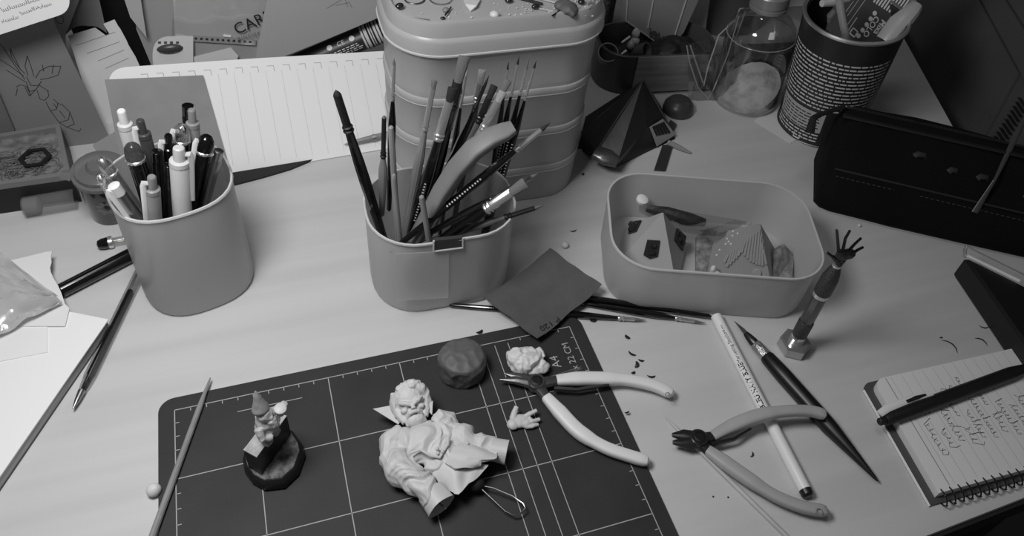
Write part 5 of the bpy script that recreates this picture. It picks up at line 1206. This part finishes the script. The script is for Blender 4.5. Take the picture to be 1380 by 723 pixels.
tag(B().slab([at(*p, .05) for p in ((1012, 164), (1060, 194), (1110, 165), (1060, 120))], (0, 0, 1), .04).make('white_slip', M_paper2, smooth=False), 'white paper slip under the glass bottle and the tin', 'paper')
# ------------------------------------------------------------------ tin with card
to = A(61.9, 18.0, 0.1); tz = unit(A(-.085, .0, 1)); TH = 12.6
tn = thing('paper_tin', 'dark paper tin with a bright rim, covered in rows of small print', 'tin', to)
ra, rb_ = 3.95, 4.55
rt = lambda h: ra + (rb_ - ra) * h / TH
twl = B().lathe([(ra * .96, 0), (ra + .05, .05), (rt(.3), .3), (rt(TH - .5), TH - .5), (rt(TH), TH - .1), (rb_ - .25, TH), (ra - .25, .6), (.05, .5)], to, tz, 48).make('tin_wall', mat('dark_label', .17, .4), tn)
B().lathe([(rb_ - .28, TH - .1), (rb_ + .12, TH - .1), (rb_ + .16, TH + .1), (rb_ + .05, TH + .22), (rb_ - .2, TH + .15)], to, tz, 48, False, False).make('rim', M_chrome, tn)
B().lathe([(ra + .02, 0), (ra + .12, .05), (ra + .12, .28), (ra + .04, .32)], to, tz, 48, False, False).make('foot_band', M_steel, tn)
tx = unit(np.cross(A(0, 1, 0), tz)); ty = np.cross(tz, tx)
def on_tin(th, h, off=.02): return to + tz * h + (tx * math.cos(th) + ty * math.sin(th)) * (rt(h) + off)
th0 = math.atan2((CAM_C - to) @ ty, (CAM_C - to) @ tx)
M_print = mat('tin_print', .86, .6)
def patch(t0, t1, h0, h1, name, m, off=.012):
    n = 14; b = B(); V = [on_tin(t0 + (t1 - t0) * k / n, h, off) for k in range(n + 1) for h in (h0, h1)]
    b.add(V, [(2 * k, 2 * k + 2, 2 * k + 3, 2 * k + 1) for k in range(n)]); return b.make(name, m, twl, smooth=True)
patch(th0 - 1.15, th0 + .12, 1.9, 4.3, 'pale_panel', mat('tin_pale_panel', .72, .5))
rng = random.Random(9)
def lines(hs, t0, t1, m, hh, name):
    b = B()
    for h in hs:
        t = t0 + rng.uniform(0, .03)
        while t < t1 - .02:
            w = min(rng.uniform(.05, .2), t1 - t); k = max(1, int(w / .07))
            V = [on_tin(t + w * i / k, h + q, .022) for i in range(k + 1) for q in (0, hh)]
            b.add(V, [(2 * i, 2 * i + 2, 2 * i + 3, 2 * i + 1) for i in range(k)]); t += w + rng.uniform(.018, .035)
    stuff(b.make(name, m, twl, smooth=False))
lines([4.7 + .41 * k for k in range(14)], th0 - 1.25, th0 + 1.15, M_print, .16, 'small_print')
lines([.75 + .38 * k for k in range(3)], th0 - 1.2, th0 + .1, M_print, .16, 'small_print')
lines([2.0 + .36 * k for k in range(6)], th0 - 1.12, th0 + .05, M_ink, .13, 'dark_print')
b = B()
for q in ((-.46, .5, -.30, .5), (-.46, .5, -.46, 1.0), (-.30, .5, -.30, 1.0)):
    p0, p1 = on_tin(th0 + q[0], q[1], .03), on_tin(th0 + q[2], q[3], .03); b.tube([p0, p1], .07, 4)
b.make('box_mark', M_print, twl)
# printed card in the tin
PC = Plane(to + tz * TH + A(0, 1.2, 0), A(-.1, -.75, .62))
mc = thing('colour_card', 'dark folded card with a fan of pale bars and round dots, standing in the tin', 'card', PC.pt(1160, 52))
csh = B().slab([PC.pt(*p) for p in ((1108, 40), (1140, -60), (1262, -60), (1224, 4), (1196, 48), (1172, 64), (1130, 60))], PC.n, .12).make('card_sheet', mat('dark_card_print', .33, .5), mc, smooth=False)
def cbar(p, q, w, name, m):
    a_, c_ = PC.pt(*p, .02), PC.pt(*q, .02); nn_ = np.cross(PC.n, unit(c_ - a_)) * w / 2
    B().add([a_ - nn_, a_ + nn_, c_ + nn_, c_ - nn_], [(0, 1, 2, 3)]).make(name, m, csh, smooth=False)
for k in range(10):
    x = 1171 + 3.45 * k; y = 3.5 + 2.25 * k; cbar((x, y), (x + 30, y - 44), .17, 'pale_bar', M_whiteink)
for k in range(5):
    c_ = PC.pt(1172.5 - 5.4 * k, 18.5 + 7.6 * k, .02); B().lathe([(.22, 0), (.22, .02)], c_, PC.n, 16).make('dot', M_whiteink, csh)
for p, q, w in (((1160, 0), (1136, 34), .06), ((1154, -4), (1136, 22), .05), ((1144, 2), (1134, 16), .05), ((1149, 24), (1137, 42), .1)): cbar(p, q, w, 'fine_line', MATS['pale_strip'])
text('COLO', .78, PC.frame((1174, 21), (1158, 45), .025), 'lettering', M_whiteink, csh, bold=.015)
text('Mixa', .80, PC.frame((1183, 26), (1167, 50), .025), 'lettering', M_whiteink, csh, bold=.012)
b = B(); fr_ = PC.frame((1144, 38), (1139, 45), .025)
for q in (((0, 0), (.6, 0)), ((.6, 0), (.6, .6)), ((.6, .6), (0, .6)), ((0, .6), (0, 0))): b.ribbon(q, .1, fr_)
b.make('square_mark', M_whiteink, csh, smooth=False)
yT = to[1]
def instick(name, label, cat, pts, r, m, dy=(0, 0)):
    P_ = [at_y(x, y, yT + d_) for (x, y), d_ in zip(pts, np.linspace(dy[0], dy[1], len(pts)))]
    return tag(B().tube(P_, r, 10).make(name, m), label, cat)
instick('spatula_handle', 'pale flat plastic stick leaning on the tin rim near the bottle', 'stick', ((1124, -6), (1128, 20), (1133, 46), (1136, 62)), [(.42, .2)] * 4, MATS['pale_grey_plastic'], (-3.2, -1.6))
instick('plastic_tool', 'pale plastic tool head lying across the flat stick in the tin', 'tool', ((1102, 5), (1118, 3), (1136, -2)), [.3, .36, .4], MATS['pale_grey_plastic'], (-1.8, -1.6))
instick('grey_tube', 'fat grey squeeze tube standing at the far side of the tin', 'tube', ((1229, 8), (1222, 16), (1205, 32), (1186, 56)), [(.55, .45), (.75, .6), (1.0, .7), (.9, .6)], mat('grey_tube', .72, .35), (-1.2, -2.2))
instick('clear_stick', 'clear plastic stick beside the fat grey tube in the tin', 'stick', ((1226, 2), (1214, 14), (1196, 38)), [.3, .3, .25], mat('pale_clear', .62, .2, clear=.3), (-.2, -.8))
instick('dark_scrap', 'twisted grey scrap between rim and flat stick in the tin', 'scrap', ((1120, 14), (1114, 22), (1112, 30)), [.25, .35, .2], mat('scrap_grey', .42, .4), (-2.2, -2.0))
# ------------------------------------------------------------------ black crumpled packet, scoop, sliver
PK0 = [at(777, 196, .1), at(812, 223, .1), at(831, 222, .1), at(862, 200, .1), at(905, 186, .1), at(893, 160, .2), at(800, 150, .2)]
pkt = thing('foil_packet', 'black crumpled foil packet folded to a peak, bar code label on its side', 'packet', at(840, 185))
pkm = mat('black_foil', .12, .4, bump=(40, .7))
pk_ = at_y(863, 108, 20.4); fr1 = at(800, 206, 1.9); fr2 = at(829, 219, 1.7); bl_ = at(780, 178, .4); rt_ = at(905, 184, .3); md = at(868, 172, 2.6); bk = at(870, 130, .1)
b = B(); lo = [at(782, 205, 0.05), at(815, 226, .05), at(832, 224, .05), at(872, 204, .05), at(906, 188, .05), at(885, 140, .05), at(800, 160, .05)]
V = lo + [fr1, fr2, pk_, md, rt_, bl_, bk]
F_ = [(0, 1, 7), (1, 2, 8, 7), (7, 8, 9), (8, 10, 9), (2, 3, 10, 8), (3, 4, 11, 10), (10, 11, 9), (11, 4, 5), (11, 5, 9), (0, 7, 12), (7, 9, 12), (12, 9, 6), (9, 5, 6), (0, 12, 6), (6, 5, 4, 3, 2, 1, 0)]
b.add(V, F_); fo_ = b.make('foil_body', pkm, pkt, smooth=False)
lq = [md + (fr2 - md) * .1, md + (rt_ - md) * .85, rt_ + A(-.3, 0, 0), at(880, 199, .35), at(871, 190, 1.4)]
PL = Plane((md + rt_) / 2, np.cross(rt_ - md, at(875, 198, .5) - md))
plb = B().slab([PL.pt(*p, .08) for p in ((871, 172), (889, 161), (906, 182), (881, 198))], PL.n, .05).make('label', mat('label_grey', .66, .5), pkt, smooth=False)
b = B()
for k in range(9):
    x = 874 + 2.6 * k; t_ = k / 8; 
    p, q = PL.pt(875 + 14 * t_, 170 - 6 * t_ + 1, .1), PL.pt(881 + 17 * t_, 184 - 4 * t_, .1); nn_ = np.cross(PL.n, unit(q - p)) * (.05 if k % 2 else .1); b.add([p - nn_, p + nn_, q + nn_, q - nn_], [(0, 1, 2, 3)])
b.make('bar_code', M_ink, plb, smooth=False)
fold = B(); fold.tube([fr1, (fr1 + fr2) / 2 + A(0, -.2, .1), fr2], [(.9, .5), (1.0, .6), (.7, .4)], 12); fold.make('folded_end', mat('grey_foil_end', .42, .25, metal=.6, bump=(120, .8)), pkt)
B().tube([fr1, (fr1 + pk_) / 2 + A(0, 0, .05), pk_, rt_], [.1, .1, .12, .1], 6).make('crimped_edge', mat('foil_edge', .24, .3), pkt)
fl_ = B(); fl_.slab([at(776, 200, .15), at(786, 158, .15), at(856, 112, .9), at(800, 200, .2)], (0, 0, 1), .12); tag(fl_.make('black_flap', mat('black_paper', .17, .5), smooth=False), 'flat dark wrapper half under the crumpled foil packet', 'wrapper')
so = at(909, 150, 0)
scp = thing('measuring_scoop', 'round dark measuring scoop lying bowl down beside the foil packet', 'scoop', so)
B().lathe([(1.55, .0), (1.6, .15), (1.5, .8), (1.1, 1.3), (.5, 1.5), (.05, 1.55)], so, (0, 0, 1), 28).make('bowl', mat('scoop_grey', .28, .35), scp)
B().slab([at(*p, .35) for p in ((900, 162), (890, 176), (884, 192), (898, 186), (908, 168))], (0, 0, 1), .25).make('neck', MATS['scoop_grey'], scp)
tag(B().slab([at(*p, .25) for p in ((889, 196), (903, 196), (893, 230), (878, 229))], (0, 0, 1), .2).make('scoop_handle_strip', mat('dark_strip', .22, .35), smooth=False), 'flat dark strip with faint marks emerging from under the foil packet', 'strip')
a_, c_ = at(896, 193, .25), at(927, 207, .2); tag(B().tube([a_, (a_ + c_) / 2, c_], [.3, .26, .1], 8).make('white_nib', mat('pale_nib', .55, .4)), 'small pale pointed nib lying beside the dark strip', 'nib')
# ------------------------------------------------------------------ black pouch
po = at(1100, 283, 0); pdv = unit(at(1380, 352, 0) - po); pnv = A(-pdv[1], pdv[0], 0)
pou = thing('pencil_pouch', 'large black fabric pouch with a zip along the top and belt loops', 'pouch', po + pdv * 9 + pnv * 3)
secp = [(0, 0.0), (-.35, .5), (-.25, 1.4), (.9, 3.3), (2.6, 5.0), (4.6, 6.3), (5.9, 6.9), (6.9, 7.0), (7.6, 6.4), (8.0, 4), (8.1, 1), (7.8, 0.0)]
def PT(s_, t_, z): return po + pdv * s_ + pnv * t_ + A(0, 0, z)
R_ = []
ctr = np.mean(np.array(secp), axis=0)
for s_, k, dz in ((-.6, .80, .0), (-.1, .94, 0), (.8, 1.0, 0), (3, 1.0, 0), (6, 1.02, 0), (10, 1.0, 0), (15, .97, 0), (20.5, .93, 0)):
    R_.append([PT(s_, ctr[0] + (t_ - ctr[0]) * k, max(0, z * (k if z > .1 else 1)) + .12 * nz((s_, t_, z), .5, 2) * (z > .6)) for t_, z in secp])
M_fab = mat('black_canvas', .055, .9, bump=(600, .3), var=(14, .35), spec=.2)
pbd = B().rings(R_).make('pouch_body', M_fab, pou, ang=70)
def surf(s_, f):
    i = int(f); q = f - i; i = min(i, len(secp) - 2); t_ = secp[i][0] * (1 - q) + secp[i + 1][0] * q; z = secp[i][1] * (1 - q) + secp[i + 1][1] * q; return PT(s_, t_, z)
B().tube([surf(s_, 3.25) + A(0, 0, .06) for s_ in np.linspace(0, 20, 14)], .10, 6).make('seam_piping', mat('seam_black', .15, .7), pou)
zpt = B().tube([surf(s_, 5.6) + A(0, -.05, .08) for s_ in np.linspace(-.3, 20, 14)], (.32, .12), 8, up=(0, 0, 1)).make('zip_tape', mat('zip_tape', .09, .6), pou)
b = B()
for k in range(120):
    c_ = surf(.0 + .155 * k, 6.45) + A(0, 0, .1); b.box(c_, (.09, .32, .12), math.atan2(pdv[1], pdv[0]))
stuff(b.make('zip_teeth', mat('zip_teeth', .20, .4), zpt, smooth=False))
zp = at_y(1093, 166, surf(-.4, 6)[1] - .6)
b = B(); b.tube([surf(-.3, 6.4) + A(0, 0, .1), at_y(1100, 155, surf(-.3, 6)[1] - .3), at_y(1091, 160, surf(-.3, 6)[1] - .8), at_y(1086, 180, surf(-.3, 6)[1] - 1.2)], [(.25, .12), (.3, .14), (.3, .14), (.4, .12)], 8); b.make('zip_pull', M_softblack, pou)
for s0, f0, w in ((6.2, 4.5, 1.0), (9.2, 4.2, .7), (11.6, 4.2, .9), (15.6, 3.9, 1.1)):
    B().tube([surf(s0, f0 - .1), surf(s0 + w * .2, f0) + A(0, -.1, .14), surf(s0 + w * .8, f0) + A(0, -.1, .14), surf(s0 + w, f0 - .1)], (.26, .06), 8, up=(0, -.5, .8)).make('belt_loop', mat('loop_black', .14, .6), pbd)
b = B()
for k in range(40): b.tube([surf(.2 + .45 * k, 3.0) + A(0, -.02, .05), surf(.45 + .45 * k, 3.0) + A(0, -.02, .05)], .03, 4)
stuff(b.make('stitches', mat('stitch_grey', .30, .8), pbd))
# steel spatula resting on the pouch
Q = [(1308, 288), (1314, 270), (1322, 252), (1338, 222), (1352, 196), (1356, 190), (1362, 170), (1372, 150), (1380, 140)]
fs = [2.9, 3.2, 3.5, 4.1, 4.8, 5.0, 5.5, 6.1, 6.4]
pp = []
for (x, y), f_ in zip(Q, fs):
    # ray against the pouch front, lifted a little
    v = ray(x, y); best = None
    for zz in np.linspace(0, 12, 241):
        p = at(x, y, zz); t_ = (p - po) @ pnv
        zsurf = np.interp(t_, [q_[0] for q_ in secp[1:8]], [q_[1] for q_ in secp[1:8]]) * .96
        if zz <= zsurf + .45: best = p
    pp.append(best if best is not None else at(x, y, 7.6))
L0, L1_ = pp[0], pp[-1]
line = [L0 + (L1_ - L0) * k for k in (0, .12, .26, .5, .68, .72, .84, .96, 1.04)]
mxl = max(np.interp((p - po) @ pnv, [q_[0] for q_ in secp[1:8]], [q_[1] for q_ in secp[1:8]]) * 1.0 - p[2] for p in line[1:7])
line = [p + A(0, 0, max(0, mxl) + .3) * (0 if i == 0 else 1) for i, p in enumerate(line)]
spt = thing('steel_spatula', 'slim steel modelling spatula resting against the black pouch', 'spatula', line[0])
B().tube(line[:6], [(.34, .06), (.12, .1), (.2, .14), (.30, .16), (.22, .16), (.18, .15)], 10, up=(0, -.5, .8)).make('spatula_shaft', mat('steel_grey', .36, .4, metal=.3), spt)
B().tube(line[5:], [(.3, .2), (.5, .12), (.6, .1), (.2, .06)], 10, up=(0, -.5, .8)).make('spatula_blade', mat('steel_grey', .36, .4), spt)
# ------------------------------------------------------------------ black glossy case at the desk end
cz = 2.3
k0 = at(1296, 348, cz); kL = at(1400, 498, cz); kR = at(1366, 383, cz); kR2 = k0 + (kR - k0) * 3.2
cs_ = thing('glossy_case', 'black case with a gleaming chrome edge at the desk end beside the pouch', 'case', k0 * A(1, 1, 0))
poly = [k0, kL, kL + (kR2 - k0), kR2]
cen_ = sum(poly) / 4
B().rings([[p * A(1, 1, 0) + A(0, 0, z) + (cen_ - p) * A(1, 1, 0) * k for p in poly] for z, k in ((0, .02), (.2, 0), (cz - .3, 0), (cz, .03))]).make('case_body', mat('case_black', .075, .4), cs_, smooth=False)
B().tube([k0 + A(.1, .05, .1), kR + A(.1, .05, .12)], [.13, .17], 10).make('chrome_edge', mat('gleaming_edge', .97, .15, metal=.2), cs_)
B().tube([k0 + A(.35, .7, .5), k0 + A(.35, .7, .5) + (kR2 - k0) * .5], .06, 8).make('thin_edge', M_chrome, cs_)
B().tube([k0 + A(0, .1, -.2), k0 + A(.15, .5, .3), k0 + A(.35, .7, .5)], [.12, .16, .1], 8).make('corner_hinge', M_chrome, cs_)
B().slab([k0 + (kR2 - k0) * s_ + (kL - k0) * t_ + A(0, 0, .05) for s_, t_ in ((.28, .1), (.6, .1), (.6, .45), (.28, .35))], (0, 0, 1), .04).make('patterned_panel', mat('speckled_panel', .12, .5, var=(260, .9)), cs_, smooth=False)
